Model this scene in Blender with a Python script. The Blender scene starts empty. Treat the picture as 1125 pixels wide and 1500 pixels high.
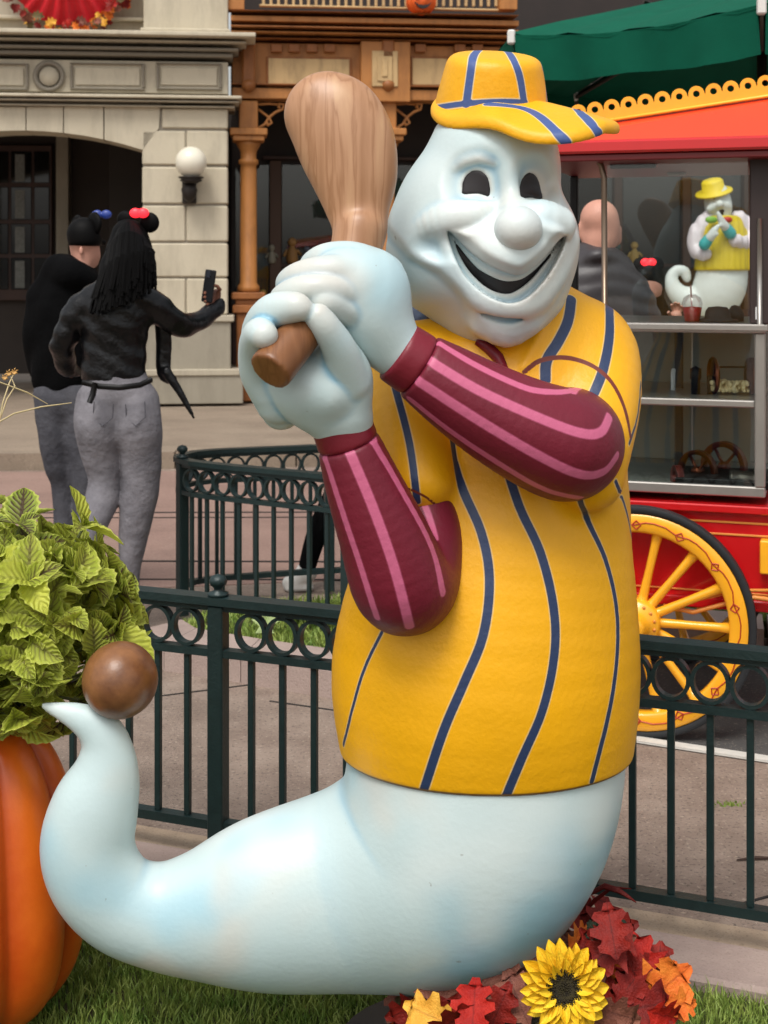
import bpy, math, random
import numpy as np
from mathutils import Vector, Matrix
random.seed(7); np.random.seed(7)
R = math.radians
scene = bpy.context.scene
COL = scene.collection

# ---------------------------------------------------------------- camera, sky, sun, exposure
cam_d = bpy.data.cameras.new('camera'); cam = bpy.data.objects.new('camera', cam_d); COL.objects.link(cam)
cam.location = (0, 0, 1.6); cam.rotation_euler = (R(90), 0, 0)
cam_d.sensor_fit = 'VERTICAL'; cam_d.sensor_height = 36; cam_d.lens = 48
cam_d.shift_y = -0.24; cam_d.clip_start = 0.05; cam_d.clip_end = 500
cam_d.dof.use_dof = True; cam_d.dof.focus_distance = 2.9; cam_d.dof.aperture_fstop = 9
scene.camera = cam
world = bpy.data.worlds.new('World'); scene.world = world; world.use_nodes = True
nt = world.node_tree; bg = nt.nodes['Background']
sky = nt.nodes.new('ShaderNodeTexSky'); sky.sky_type = 'NISHITA'; sky.sun_disc = False
SUN_EL, SUN_AZ = R(58), R(200)
sky.sun_elevation = SUN_EL; sky.sun_rotation = SUN_AZ; sky.dust_density = 4; sky.ozone_density = 1; sky.air_density = 1.5
hsv = nt.nodes.new('ShaderNodeHueSaturation'); hsv.inputs['Saturation'].default_value = 0.22
nt.links.new(sky.outputs[0], hsv.inputs['Color']); nt.links.new(hsv.outputs[0], bg.inputs[0])
bg.inputs[1].default_value = 0.135
sun_d = bpy.data.lights.new('sun', 'SUN'); sun_d.energy = 1.5; sun_d.angle = R(22); sun_d.color = (1, .96, .9)
sun = bpy.data.objects.new('sun', sun_d); COL.objects.link(sun); sun.location = (0, 0, 12)
sdir = Vector((math.sin(SUN_AZ) * math.cos(SUN_EL), math.cos(SUN_AZ) * math.cos(SUN_EL), math.sin(SUN_EL)))
sun.rotation_euler = sdir.to_track_quat('Z', 'Y').to_euler()
vs = scene.view_settings
vs.view_transform = 'Standard'; vs.look = 'None'; vs.gamma = 1; vs.use_curve_mapping = False; vs.exposure = 0.28
scene.cycles.max_bounces = 8
# ---------------------------------------------------------------- helpers
def c(r, g=None, b=None):
    if g is None: g = b = r
    return tuple(((v / 255) / 12.92 if v / 255 <= .04045 else (((v / 255) + .055) / 1.055) ** 2.4) for v in (r, g, b)) + (1,)
def P(px, py, D):            # the point seen at that spot of the photograph, D metres away
    return Vector(((px - 562.5) / 2000 * D, D, 1.6 - (py - 390) / 2000 * D))
MATS = {}
def mat(name, col, rough=.6, metal=0, nscale=0, namt=.15, col2=None, bump=0, bscale=60, spec=.5, coat=0, trans=0, emit=None, es=0, alpha=1):
    if name in MATS: return MATS[name]
    m = bpy.data.materials.new(name); m.use_nodes = True; MATS[name] = m
    n = m.node_tree; b = n.nodes['Principled BSDF']
    b.inputs['Base Color'].default_value = col; b.inputs['Roughness'].default_value = rough; b.inputs['Metallic'].default_value = metal
    b.inputs['Specular IOR Level'].default_value = spec; b.inputs['Coat Weight'].default_value = coat; b.inputs['Transmission Weight'].default_value = trans
    b.inputs['Alpha'].default_value = alpha
    if emit: b.inputs['Emission Color'].default_value = emit; b.inputs['Emission Strength'].default_value = es
    g = n.nodes.new('ShaderNodeNewGeometry')
    if nscale:
        t = n.nodes.new('ShaderNodeTexNoise'); t.inputs['Scale'].default_value = nscale; t.inputs['Detail'].default_value = 6; t.inputs['Roughness'].default_value = .62
        n.links.new(g.outputs['Position'], t.inputs['Vector'])
        mr = n.nodes.new('ShaderNodeMapRange'); mr.inputs[1].default_value = .3; mr.inputs[2].default_value = .7
        n.links.new(t.outputs['Fac'], mr.inputs[0])
        mx = n.nodes.new('ShaderNodeMix'); mx.data_type = 'RGBA'
        a = col; k = col2 or tuple(min(1, v * (1 + namt)) for v in col[:3]) + (1,)
        if not col2: a = tuple(v * (1 - namt) for v in col[:3]) + (1,)
        mx.inputs['A'].default_value = a; mx.inputs['B'].default_value = k
        n.links.new(mr.outputs[0], mx.inputs['Factor']); n.links.new(mx.outputs['Result'], b.inputs['Base Color'])
        m['mixname'] = mx.name
    if bump:
        t2 = n.nodes.new('ShaderNodeTexNoise'); t2.inputs['Scale'].default_value = bscale; t2.inputs['Detail'].default_value = 5
        n.links.new(g.outputs['Position'], t2.inputs['Vector'])
        bp = n.nodes.new('ShaderNodeBump'); bp.inputs['Strength'].default_value = bump; bp.inputs['Distance'].default_value = .01
        n.links.new(t2.outputs['Fac'], bp.inputs['Height']); n.links.new(bp.outputs[0], b.inputs['Normal'])
    return m
def nodes_of(m): return m.node_tree.nodes, m.node_tree.links, m.node_tree.nodes['Principled BSDF']

ORG = {}
def tag(o, label=None, cat=None, group=None, kind=None):
    if label: o['label'] = label
    if cat: o['category'] = cat
    if group: o['group'] = group
    if kind: o['kind'] = kind
    return o
def thing(name, label, cat, loc=(0, 0, 0), group=None):
    o = bpy.data.objects.new(name, None); COL.objects.link(o); o.location = loc; o.empty_display_size = .1
    ORG[o.name] = Vector(loc); return tag(o, label, cat, group)
def link_mesh(name, me, m, parent=None, center=None):
    n = len(me.vertices); co = np.empty(n * 3, np.float32); me.vertices.foreach_get('co', co); co = co.reshape(-1, 3)
    ce = Vector([float(v) for v in (co.min(0) + co.max(0)) / 2]) if center is None else Vector(center)
    co -= np.array(ce, np.float32); me.vertices.foreach_set('co', co.ravel())
    if m is not None:
        for mm in (m if isinstance(m, (list, tuple)) else [m]): me.materials.append(mm)
    o = bpy.data.objects.new(name, me); COL.objects.link(o)
    if parent is not None: o.parent = parent; o.location = ce - ORG[parent.name]
    else: o.location = ce
    ORG[o.name] = ce
    return o
class MB:
    def __init__(s, M=None): s.v = []; s.f = []; s.sm = []; s.M = M
    def add(s, vs, fs, smooth=False):
        k = len(s.v)
        for p in vs: s.v.append(tuple(s.M @ Vector(p)) if s.M is not None else tuple(p))
        for f in fs: s.f.append([i + k for i in f]); s.sm.append(smooth)
        return s
    def box(s, x0, x1, y0, y1, z0, z1, T=None):
        vs = [(x, y, z) for z in (z0, z1) for y in (y0, y1) for x in (x0, x1)]
        if T is not None: vs = [tuple(T @ Vector(p)) for p in vs]
        return s.add(vs, [(0, 2, 3, 1), (4, 5, 7, 6), (0, 1, 5, 4), (2, 6, 7, 3), (0, 4, 6, 2), (1, 3, 7, 5)])
    def bbox(s, x0, x1, y0, y1, z0, z1, b=.01):      # box with chamfered edges
        x0, x1 = min(x0, x1), max(x0, x1); y0, y1 = min(y0, y1), max(y0, y1); z0, z1 = min(z0, z1), max(z0, z1)
        b = min(b, (x1 - x0) * .3, (y1 - y0) * .3, (z1 - z0) * .3)
        vs = []; idx = {}
        for ix, x in enumerate((x0, x1)):
            for iy, y in enumerate((y0, y1)):
                for iz, z in enumerate((z0, z1)):
                    sx, sy, sz = (b, -b)[ix], (b, -b)[iy], (b, -b)[iz]
                    idx[ix, iy, iz, 0] = len(vs); vs.append((x, y + sy, z + sz))
                    idx[ix, iy, iz, 1] = len(vs); vs.append((x + sx, y, z + sz))
                    idx[ix, iy, iz, 2] = len(vs); vs.append((x + sx, y + sy, z))
        F = []
        for i in (0, 1):
            F.append([idx[i, 0, 0, 0], idx[i, 1, 0, 0], idx[i, 1, 1, 0], idx[i, 0, 1, 0]])
            F.append([idx[0, i, 0, 1], idx[1, i, 0, 1], idx[1, i, 1, 1], idx[0, i, 1, 1]])
            F.append([idx[0, 0, i, 2], idx[1, 0, i, 2], idx[1, 1, i, 2], idx[0, 1, i, 2]])
            for j in (0, 1):
                F.append([idx[0, i, j, 1], idx[1, i, j, 1], idx[1, i, j, 2], idx[0, i, j, 2]])
                F.append([idx[i, 0, j, 0], idx[i, 1, j, 0], idx[i, 1, j, 2], idx[i, 0, j, 2]])
                F.append([idx[i, j, 0, 0], idx[i, j, 1, 0], idx[i, j, 1, 1], idx[i, j, 0, 1]])
                for k in (0, 1): F.append([idx[i, j, k, 0], idx[i, j, k, 1], idx[i, j, k, 2]])
        ce = Vector(((x0 + x1) / 2, (y0 + y1) / 2, (z0 + z1) / 2)); G = []
        for f in F:
            p = [Vector(vs[q]) for q in f]; nn = (p[1] - p[0]).cross(p[2] - p[0])
            G.append(f if nn.dot(sum(p, Vector()) / len(p) - ce) > 0 else f[::-1])
        return s.add(vs, G)
    def tube(s, pts, r, n=8, cap=True, flat=1.0, close=False):
        pts = [Vector(p) for p in pts]; m = len(pts); rs = r if isinstance(r, (list, tuple)) else [r] * m
        up = None; vs = []
        for i, p in enumerate(pts):
            if close: t = pts[(i + 1) % m] - pts[i - 1]
            else: t = pts[min(i + 1, m - 1)] - pts[max(i - 1, 0)]
            t.normalize()
            if up is None: up = Vector((0, 0, 1)) if abs(t.z) < .9 else Vector((1, 0, 0))
            a = t.cross(up); a.normalize(); b = a.cross(t); up = b
            for j in range(n):
                w = 2 * math.pi * j / n; vs.append(p + a * math.cos(w) * rs[i] + b * math.sin(w) * rs[i] * flat)
        fs = []
        for i in range(m if close else m - 1):
            i2 = (i + 1) % m
            for j in range(n): fs.append((i * n + j, i2 * n + j, i2 * n + (j + 1) % n, i * n + (j + 1) % n))
        s.add(vs, [f[::-1] for f in fs], n > 5)
        if cap and not close:
            k = len(s.v) - len(vs); s.f.append([k + j for j in range(n)]); s.sm.append(False)
            s.f.append([k + (m - 1) * n + n - 1 - j for j in range(n)]); s.sm.append(False)
        return s
    def lathe(s, prof, o=(0, 0, 0), n=24, axis=None, smooth=True, sx=1, sy=1):
        q = Vector((0, 0, 1)).rotation_difference(Vector(axis)) if axis is not None else None
        vs = []
        for r, z in prof:
            for j in range(n):
                w = 2 * math.pi * j / n; p = Vector((r * math.cos(w) * sx, r * math.sin(w) * sy, z))
                if q: p = q @ p
                vs.append(p + Vector(o))
        fs = [(i * n + j, i * n + (j + 1) % n, (i + 1) * n + (j + 1) % n, (i + 1) * n + j) for i in range(len(prof) - 1) for j in range(n)]
        ring_ = prof[0] == prof[-1]
        if prof[0][0] > 1e-5 and not ring_: fs.append(tuple(range(n))[::-1])
        if prof[-1][0] > 1e-5 and not ring_: fs.append(tuple((len(prof) - 1) * n + j for j in range(n)))
        return s.add(vs, fs, smooth)
    def prism(s, poly, y0, y1):       # polygon (x, z) extruded along y
        n = len(poly); a = sum(poly[i][0] * poly[(i + 1) % n][1] - poly[(i + 1) % n][0] * poly[i][1] for i in range(n))
        if a < 0: poly = poly[::-1]
        vs = [(x, y0, z) for x, z in poly] + [(x, y1, z) for x, z in poly]
        return s.add(vs, [tuple(range(n)), tuple(range(2 * n - 1, n - 1, -1))] + [(i, i + n, (i + 1) % n + n, (i + 1) % n) for i in range(n)])
    def slab(s, poly, z0, z1):        # polygon (x, y) extruded along z
        n = len(poly); a = sum(poly[i][0] * poly[(i + 1) % n][1] - poly[(i + 1) % n][0] * poly[i][1] for i in range(n))
        if a < 0: poly = poly[::-1]
        vs = [(x, y, z0) for x, y in poly] + [(x, y, z1) for x, y in poly]
        return s.add(vs, [tuple(range(n - 1, -1, -1)), tuple(range(n, 2 * n))] + [(i, (i + 1) % n, (i + 1) % n + n, i + n) for i in range(n)])
    def ball(s, o, r, n=16, sx=1, sy=1, sz=1):
        m = n // 2; return s.lathe([(r * math.sin(math.pi * i / m) + 1e-6, -r * math.cos(math.pi * i / m) * sz) for i in range(m + 1)], o, n, None, True, sx, sy)
    def mesh(s, name):
        me = bpy.data.meshes.new(name); me.from_pydata(s.v, [], s.f); me.polygons.foreach_set('use_smooth', s.sm); me.update(); return me
    def build(s, name, m, parent=None, kind=None, center=None):
        o = link_mesh(name, s.mesh(name), m, parent, center)
        if kind: o['kind'] = kind
        return o
def tagged(o, *a, **k): return tag(o, *a, **k)
def dup(o, parent, loc):
    q = o.copy(); COL.objects.link(q); q.parent = parent; q.location = Vector(loc) - (ORG[parent.name] if parent else Vector()); ORG[q.name] = Vector(loc); return q
def copy_tree(o, parent=None, moved=None):
    q = o.copy(); COL.objects.link(q); q.parent = parent
    if moved is not None: q.location = moved
    for ch in [x for x in bpy.data.objects if x.parent == o]: copy_tree(ch, q)
    return q

# ---------------------------------------------------------------- sculpting: distance fields turned into meshes
def smin(a, b, k):
    h = np.clip(.5 + .5 * (b - a) / k, 0, 1); return b + (a - b) * h - k * h * (1 - h)
def smax(a, b, k): return -smin(-a, -b, k)
def ell(Q, ce, r):
    q = (Q - np.array(ce, np.float32)) / np.array(r, np.float32); k0 = np.sqrt((q * q).sum(1)) + 1e-6
    k1 = np.sqrt(((q / np.array(r, np.float32)) ** 2).sum(1)) + 1e-9
    return k0 * (k0 - 1) / k1
def spline(pts, n=5):
    p = np.array(pts, np.float32); m = len(p)
    if m < 3: return p
    out = []
    for i in range(m - 1):
        a, b, cc, d = p[max(i - 1, 0)], p[i], p[i + 1], p[min(i + 2, m - 1)]
        for t in np.linspace(0, 1, n, endpoint=False):
            out.append(.5 * (2 * b + (cc - a) * t + (2 * a - 5 * b + 4 * cc - d) * t * t + (3 * b - a - 3 * cc + d) * t ** 3))
    out.append(p[-1]); return np.array(out, np.float32)
def tubef(Q, pts, n=5, sq=1.0):
    s = spline(pts, n).copy(); q = Q
    if sq != 1.0: q = Q.copy(); q[:, 1] /= sq; s[:, 1] /= sq
    best = np.full(len(q), 1e9, np.float32)
    for i in range(len(s) - 1):
        a, b = s[i, :3], s[i + 1, :3]; ab = b - a; L = float(ab @ ab) + 1e-9
        pa = q - a; t = np.clip(pa @ ab / L, 0, 1)
        d = np.sqrt(((pa - t[:, None] * ab) ** 2).sum(1)) - (s[i, 3] + t * (s[i + 1, 3] - s[i, 3]))
        np.minimum(best, d, out=best)
    return best
def poly2d(Q, poly):                 # signed distance to a polygon in x,z
    p = np.array(poly, np.float32); x, z = Q[:, 0], Q[:, 2]; d = np.full(len(x), 1e12, np.float32); ins = np.zeros(len(x), bool)
    for i in range(len(p)):
        a, b = p[i], p[i - 1]; e = b - a; wx, wz = x - a[0], z - a[1]
        t = np.clip((wx * e[0] + wz * e[1]) / (e @ e + 1e-9), 0, 1)
        d = np.minimum(d, (wx - t * e[0]) ** 2 + (wz - t * e[1]) ** 2)
        cr = ((a[1] > z) != (b[1] > z)); xi = a[0] + (z - a[1]) * e[0] / (e[1] if abs(e[1]) > 1e-9 else 1e-9)
        ins ^= cr & (x < xi)
    return np.sqrt(d) * np.where(ins, -1, 1)
def sstep(x): x = np.clip(x, 0, 1); return x * x * (3 - 2 * x)
def nets(f, lo, hi, cell):
    lo = np.array(lo, float); hi = np.array(hi, float); n = np.ceil((hi - lo) / cell).astype(int) + 1
    xs = [(lo[i] + cell * np.arange(n[i])).astype(np.float32) for i in range(3)]
    V = np.empty(n, np.float32)
    # coarse pass: cells far from the surface are filled without being sampled finely
    step = 4; cs = [np.arange(0, n[i] + step, step) for i in range(3)]
    G = np.stack(np.meshgrid(*[(lo[i] + cell * cs[i]).astype(np.float32) for i in range(3)], indexing='ij'), -1).reshape(-1, 3)
    C = f(G).reshape([len(q) for q in cs])
    V = np.repeat(np.repeat(np.repeat(C, step, 0), step, 1), step, 2)[:n[0], :n[1], :n[2]].copy()
    near = np.abs(V) < cell * step * 2.2
    near2 = near.copy()
    idx = np.argwhere(near2)
    for k in range(0, len(idx), 400000):
        ii = idx[k:k + 400000]; V[ii[:, 0], ii[:, 1], ii[:, 2]] = f(np.stack([xs[0][ii[:, 0]], xs[1][ii[:, 1]], xs[2][ii[:, 2]]], 1))
    S = V < 0
    sh = [(a, b, d) for a in (0, 1) for b in (0, 1) for d in (0, 1)]
    sub = lambda A, o: A[o[0]:n[0] - 1 + o[0], o[1]:n[1] - 1 + o[1], o[2]:n[2] - 1 + o[2]]
    cnt = sum(sub(S, o).astype(np.int8) for o in sh); act = (cnt > 0) & (cnt < 8)
    ci = np.argwhere(act); ids = -np.ones(act.shape, np.int64); ids[act] = np.arange(len(ci))
    acc = np.zeros((len(ci), 3)); num = np.zeros(len(ci))
    for a in sh:
        for ax in range(3):
            if a[ax]: continue
            b = list(a); b[ax] = 1
            va = V[ci[:, 0] + a[0], ci[:, 1] + a[1], ci[:, 2] + a[2]]; vb = V[ci[:, 0] + b[0], ci[:, 1] + b[1], ci[:, 2] + b[2]]
            cr = (va < 0) != (vb < 0); t = np.where(cr, va / np.where(cr, va - vb, 1), 0)
            p = np.array(a, float)[None] + np.zeros((len(ci), 3)); p[:, ax] += t
            acc += p * cr[:, None]; num += cr
    verts = lo + cell * (ci + acc / num[:, None])
    quads = []
    for ax in range(3):
        u, v = (ax + 1) % 3, (ax + 2) % 3
        sl0 = [slice(1, n[i] - 1) for i in range(3)]; sl1 = list(sl0); sl0[ax] = slice(0, n[ax] - 1); sl1[ax] = slice(1, n[ax])
        A, B = S[tuple(sl0)], S[tuple(sl1)]; e = np.argwhere(A != B)
        if not len(e): continue
        s0 = A[tuple(e.T)]; base = e.copy()
        for i in range(3):
            if i != ax: base[:, i] += 1
        def cid(du, dv):
            q = base.copy(); q[:, u] -= du; q[:, v] -= dv; return ids[tuple(q.T)]
        q = np.stack([cid(1, 1), cid(0, 1), cid(0, 0), cid(1, 0)], 1); q[~s0] = q[~s0][:, ::-1]; quads.append(q)
    quads = np.concatenate(quads); bad = (quads < 0).any(1)
    if bad.any(): print('NETS: dropped', int(bad.sum()), lo, hi)
    quads = quads[~bad]
    # one gentle relaxing pass takes the grid's terraces off
    for _ in range(2):
        s_ = np.zeros_like(verts); k_ = np.zeros(len(verts))
        for i in range(4):
            for a, b in ((i, (i + 1) % 4),):
                np.add.at(s_, quads[:, a], verts[quads[:, b]]); np.add.at(k_, quads[:, a], 1)
                np.add.at(s_, quads[:, b], verts[quads[:, a]]); np.add.at(k_, quads[:, b], 1)
        verts = verts * .5 + .5 * s_ / k_[:, None]
    return verts.astype(np.float32), quads
def np_mesh(name, verts, quads, attrs=None, smooth=True):
    me = bpy.data.meshes.new(name); k = quads.shape[1]
    me.vertices.add(len(verts)); me.vertices.foreach_set('co', verts.astype(np.float32).ravel())
    me.loops.add(quads.size); me.loops.foreach_set('vertex_index', quads.astype(np.int32).ravel())
    me.polygons.add(len(quads)); me.polygons.foreach_set('loop_start', np.arange(0, quads.size, k, dtype=np.int32))
    me.polygons.foreach_set('use_smooth', np.full(len(quads), smooth)); me.update(calc_edges=True); me.validate()
    for nm, val in (attrs or {}).items():
        a = me.attributes.new(nm, 'FLOAT', 'POINT'); a.data.foreach_set('value', val.astype(np.float32))
    return me
def linedist(V, lines):              # distance to 3-D polylines [(points, halfwidth)], minus halfwidth
    best = np.full(len(V), 99.0, np.float32)
    for pts, w in lines:
        p = np.array(pts, np.float32)
        for i in range(len(p) - 1):
            a, b = p[i], p[i + 1]; ab = b - a; pa = V - a; t = np.clip(pa @ ab / (ab @ ab + 1e-9), 0, 1)
            np.minimum(best, np.sqrt(((pa - t[:, None] * ab) ** 2).sum(1)) - w, out=best)
    return best
# ---------------------------------------------------------------- ground
def stain(m, vec, amt, sc=1.0):      # broad uneven soiling
    N, K, B = nodes_of(m); cur = B.inputs['Base Color'].links[0].from_socket; g = [x for x in N if x.type == 'NEW_GEOMETRY'][0]
    mp = N.new('ShaderNodeMapping'); mp.inputs['Scale'].default_value = vec; K.new(g.outputs['Position'], mp.inputs[0])
    t = N.new('ShaderNodeTexNoise'); t.inputs['Scale'].default_value = sc; t.inputs['Detail'].default_value = 8; t.inputs['Roughness'].default_value = .68; K.new(mp.outputs[0], t.inputs['Vector'])
    r = N.new('ShaderNodeMapRange'); r.inputs[1].default_value = .46; r.inputs[2].default_value = .7; r.inputs[4].default_value = amt; K.new(t.outputs['Fac'], r.inputs[0])
    mx = N.new('ShaderNodeMix'); mx.data_type = 'RGBA'; mx.blend_type = 'MULTIPLY'; mx.inputs['B'].default_value = c(96, 84, 74); K.new(r.outputs[0], mx.inputs['Factor']); K.new(cur, mx.inputs['A']); K.new(mx.outputs['Result'], B.inputs['Base Color']); return m
def speckle(m, amt=.5, scale=180, dark=c(70, 62, 56)):      # aggregate speckle over the colour
    N, K, B = nodes_of(m); cur = B.inputs['Base Color'].links[0].from_socket; g = [x for x in N if x.type == 'NEW_GEOMETRY'][0]
    v = N.new('ShaderNodeTexNoise'); v.inputs['Scale'].default_value = scale; v.inputs['Detail'].default_value = 3; K.new(g.outputs['Position'], v.inputs['Vector'])
    r = N.new('ShaderNodeMapRange'); r.inputs[1].default_value = .56; r.inputs[2].default_value = .7; r.inputs[4].default_value = amt; K.new(v.outputs['Fac'], r.inputs[0])
    mx = N.new('ShaderNodeMix'); mx.data_type = 'RGBA'; mx.inputs['B'].default_value = dark; K.new(r.outputs[0], mx.inputs['Factor']); K.new(cur, mx.inputs['A']); 
    v2 = N.new('ShaderNodeTexNoise'); v2.inputs['Scale'].default_value = scale * .8; v2.inputs['Detail'].default_value = 2
    mp = N.new('ShaderNodeMapping'); mp.inputs['Location'].default_value = (5, 3, 1); K.new(g.outputs['Position'], mp.inputs[0]); K.new(mp.outputs[0], v2.inputs['Vector'])
    r2 = N.new('ShaderNodeMapRange'); r2.inputs[1].default_value = .6; r2.inputs[2].default_value = .72; r2.inputs[4].default_value = amt * .6; K.new(v2.outputs['Fac'], r2.inputs[0])
    m2 = N.new('ShaderNodeMix'); m2.data_type = 'RGBA'; m2.inputs['B'].default_value = c(205, 190, 170); K.new(r2.outputs[0], m2.inputs['Factor']); K.new(mx.outputs['Result'], m2.inputs['A']); K.new(m2.outputs['Result'], B.inputs['Base Color'])
    return stain(m, (1.1, 1.9, 1), .26)
M_path = speckle(mat('aggregate_path', c(128, 110, 98), .85, 0, 5.5, .14, c(160, 142, 128), .6, 200), .7, 90)
M_slab = speckle(mat('tan_concrete', c(168, 146, 124), .85, 0, 3, .1, c(182, 162, 138), .4, 200), .35, 150)
M_kerb = speckle(mat('pink_kerb', c(160, 140, 132), .8, 0, 5, .1, c(176, 156, 146), .3, 120), .25, 160)
M_street = speckle(mat('red_paving', c(140, 112, 102), .75, 0, 1.3, .14, c(152, 124, 112), .3, 80), .3, 60)
M_walk = speckle(mat('sidewalk_concrete', c(134, 118, 102), .85, 0, 1.6, .1, c(150, 134, 116), .3, 60), .25, 40)
M_asph = speckle(mat('dark_asphalt', c(80, 78, 76), .85, 0, 3, .2, None, .5, 150), .4, 120)
M_soil = mat('soil_turf', c(58, 74, 30), .95, 0, 18, .3, c(74, 66, 40), .6, 90)
M_white = mat('white_line_paint', c(205, 202, 194), .7, 0, 20, .1)
M_groove = mat('groove_dark', c(40, 36, 34), .9)
FA = math.atan2(-.36, .934)                                  # heading of the near fence
F0 = Vector((-.67, 3.76, 0)); FD_ = Vector((math.cos(FA), math.sin(FA), 0)); FN = Vector((-FD_.y, FD_.x, 0))
def F(u, v, z=0): p = F0 + FD_ * u + FN * v; return (p.x, p.y, z)
def sheet(name, pts, z, m, th=.02, kind='structure', parent=None): return MB().slab([(p[0], p[1]) for p in pts], z - th, z).build(name, m, parent, kind)
g = MB(); g.box(-150, 150, -60, 260, -.5, -.06); g.build('ground', M_path, None, 'structure')
sheet('path', [F(-9, -.02), F(9, -.02), (9, 12), (-9, 12)], 0, M_path, .06)
# street of red paving and raised sidewalk in front of the buildings
sheet('street', [(-14, 6.9), (-1.3, 6.75), (.6, 7.1), (14, 7.6), (14, 11.2), (-14, 10.2)], .004, M_street, .01)
SWa = [(-14, 10.05), (-1.64, 10.95), (14, 12.6), (14, 20), (-14, 20)]
MB().slab(SWa, -.01, .13).build('sidewalk', M_walk, None, 'structure')
kb = [((-14, 9.85), (-14, 10.05))]
for i in range(22):                                          # granite kerb stones along the sidewalk
    x0 = -10.2 + i * .95; 
    def ky(x): return 10.05 + (x + 14) * .0728 if x < -1.64 else 10.95 + (x + 1.64) * .1055
    MB().slab([(x0 + .006, ky(x0) - .17), (x0 + .944, ky(x0 + .944) - .17), (x0 + .944, ky(x0 + .944)), (x0 + .006, ky(x0))], -.02, .134).build('kerb_stone', M_walk, None, 'structure')
# joints in the paving and the tram groove
for a, b, w in (((-6, 7.45), (4, 7.30), .02), ((-6, 7.0), (4, 6.9), .012), ((-6, 8.6), (6, 8.75), .012), ((-6, 8.78), (6, 8.93), .02)):
    a = Vector(a + (0,)); b = Vector(b + (0,)); n = Vector((-(b - a).y, (b - a).x, 0)).normalized() * w / 2
    MB().slab([(a - n)[:2], (b - n)[:2], (b + n)[:2], (a + n)[:2]], .002, .009).build('pavement_joint', M_groove, None, 'structure')
for (x0, y0), (x1, y1) in (((.87, 3.41), (1.6, 3.78)), ((-.83, 5.08), (-.50, 5.22)), ((-.42, 5.02), (-.05, 4.86)), ((-1.6, 5.2), (-.83, 5.08))):
    d = Vector((x1 - x0, y1 - y0, 0)); n = Vector((-d.y, d.x, 0)).normalized() * .004
    MB().slab([(x0 - n.x, y0 - n.y), (x1 - n.x, y1 - n.y), (x1 + n.x, y1 + n.y), (x0 + n.x, y0 + n.y)], 0, .003).build('pavement_joint', M_groove, None, 'structure')
# slab and kerb strip under the near fence
sheet('path_edging', [F(-6, .02), F(6, .02), F(6, .12), F(-6, .12)], .004, M_slab, .02)
for k in range(13):
    u0 = -4.8 + k * .74
    MB().bbox(u0, u0 + .734, -.17, .02, -.12, .03, .012).build('kerb_block', M_kerb, None, 'structure').matrix_world if False else None
    mb = MB(Matrix.Translation(F0) @ Matrix.Rotation(FA, 4, 'Z')); mb.bbox(u0, u0 + .736, -.17, .018, -.12, .012, .01); mb.build('kerb_block', M_kerb, None, 'structure')
sheet('lawn_soil', [F(-6, -.165), F(6, -.165), F(6, -3.2), F(-6, -3.2)], -.02, M_soil, .03)
# asphalt strip and white line where the cart stands
sheet('asphalt', [(.25, 4.95), (.86, 4.63), (1.6, 4.27), (4.0, 3.14), (5.4, 4.6), (2.1, 5.7), (.5, 5.65)], .006, M_asph, .01)
sheet('white_line', [(.25, 4.885), (.86, 4.565), (1.6, 4.215), (4.0, 3.09), (4.0, 3.14), (1.6, 4.265), (.86, 4.615), (.25, 4.935)], .012, M_white, .008)
# second bed: broad kerb, strip of lawn
kf = [(-1.02, 5.62), (-.87, 5.40), (-.55, 5.24), (-.19, 5.05), (.30, 4.98), (.55, 5.25), (.6, 5.75), (1.1, 5.80), (3.5, 5.0)]
ki = [(-.86, 5.80), (-.78, 5.66), (-.50, 5.50), (-.10, 5.30), (.22, 5.22), (.36, 5.35), (.42, 6.0), (1.15, 6.05), (3.6, 5.22)]
for i in range(len(kf) - 1):
    n = max(1, int((Vector(kf[i + 1]) - Vector(kf[i])).length / .45))
    for j in range(n):
        L0 = lambda A, t: tuple(Vector(A[i]).lerp(Vector(A[i + 1]), t)); a, b = j / n + .004, (j + 1) / n - .004
        MB().slab([L0(kf, a), L0(kf, b), L0(ki, b), L0(ki, a)], -.02, .1).build('kerb_block', M_kerb, None, 'structure')
L2 = ki + [(3.8, 6.2), (1.2, 6.75), (.4, 6.7), (-.2, 6.28), (-.75, 6.14)]
sheet('lawn_bed', L2, .07, M_soil, .09)
# grass, too many blades to count
M_grass = mat('grass_blades', c(78, 116, 32), .6, 0, 16, .25, c(160, 172, 84))
def grass(name, test, box, n, h, z, w=.0016):
    x = np.random.uniform(box[0], box[1], n); y = np.random.uniform(box[2], box[3], n); k = test(x, y); x, y = x[k], y[k]; n = len(x)
    a = np.random.uniform(0, 6.283, n); hh = np.random.uniform(.5, 1.15, n) * h; le = np.random.uniform(.1, .8, n) * hh; b = np.random.uniform(0, 6.283, n)
    dx, dy = np.cos(a) * w * np.random.uniform(.7, 1.6, n), np.sin(a) * w; lx, ly = np.cos(b) * le, np.sin(b) * le
    v = np.empty((n, 5, 3), np.float32)
    v[:, 0] = np.stack([x - dx, y - dy, z + 0 * x], 1); v[:, 1] = np.stack([x + dx, y + dy, z + 0 * x], 1)
    v[:, 2] = np.stack([x + dx * .8 + lx * .35, y + dy * .8 + ly * .35, z + hh * .6], 1); v[:, 3] = np.stack([x - dx * .8 + lx * .35, y - dy * .8 + ly * .35, z + hh * .6], 1)
    v[:, 4] = np.stack([x + lx, y + ly, z + hh], 1)
    i = np.arange(n)[:, None] * 5; f = np.concatenate([i + np.array([[0, 1, 2]]), i + np.array([[0, 2, 3]]), i + np.array([[3, 2, 4]])], 0)
    return tag(link_mesh(name, np_mesh(name, v.reshape(-1, 3), f, None, False), M_grass), 'short green lawn grass', 'grass', None, 'stuff')
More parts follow.
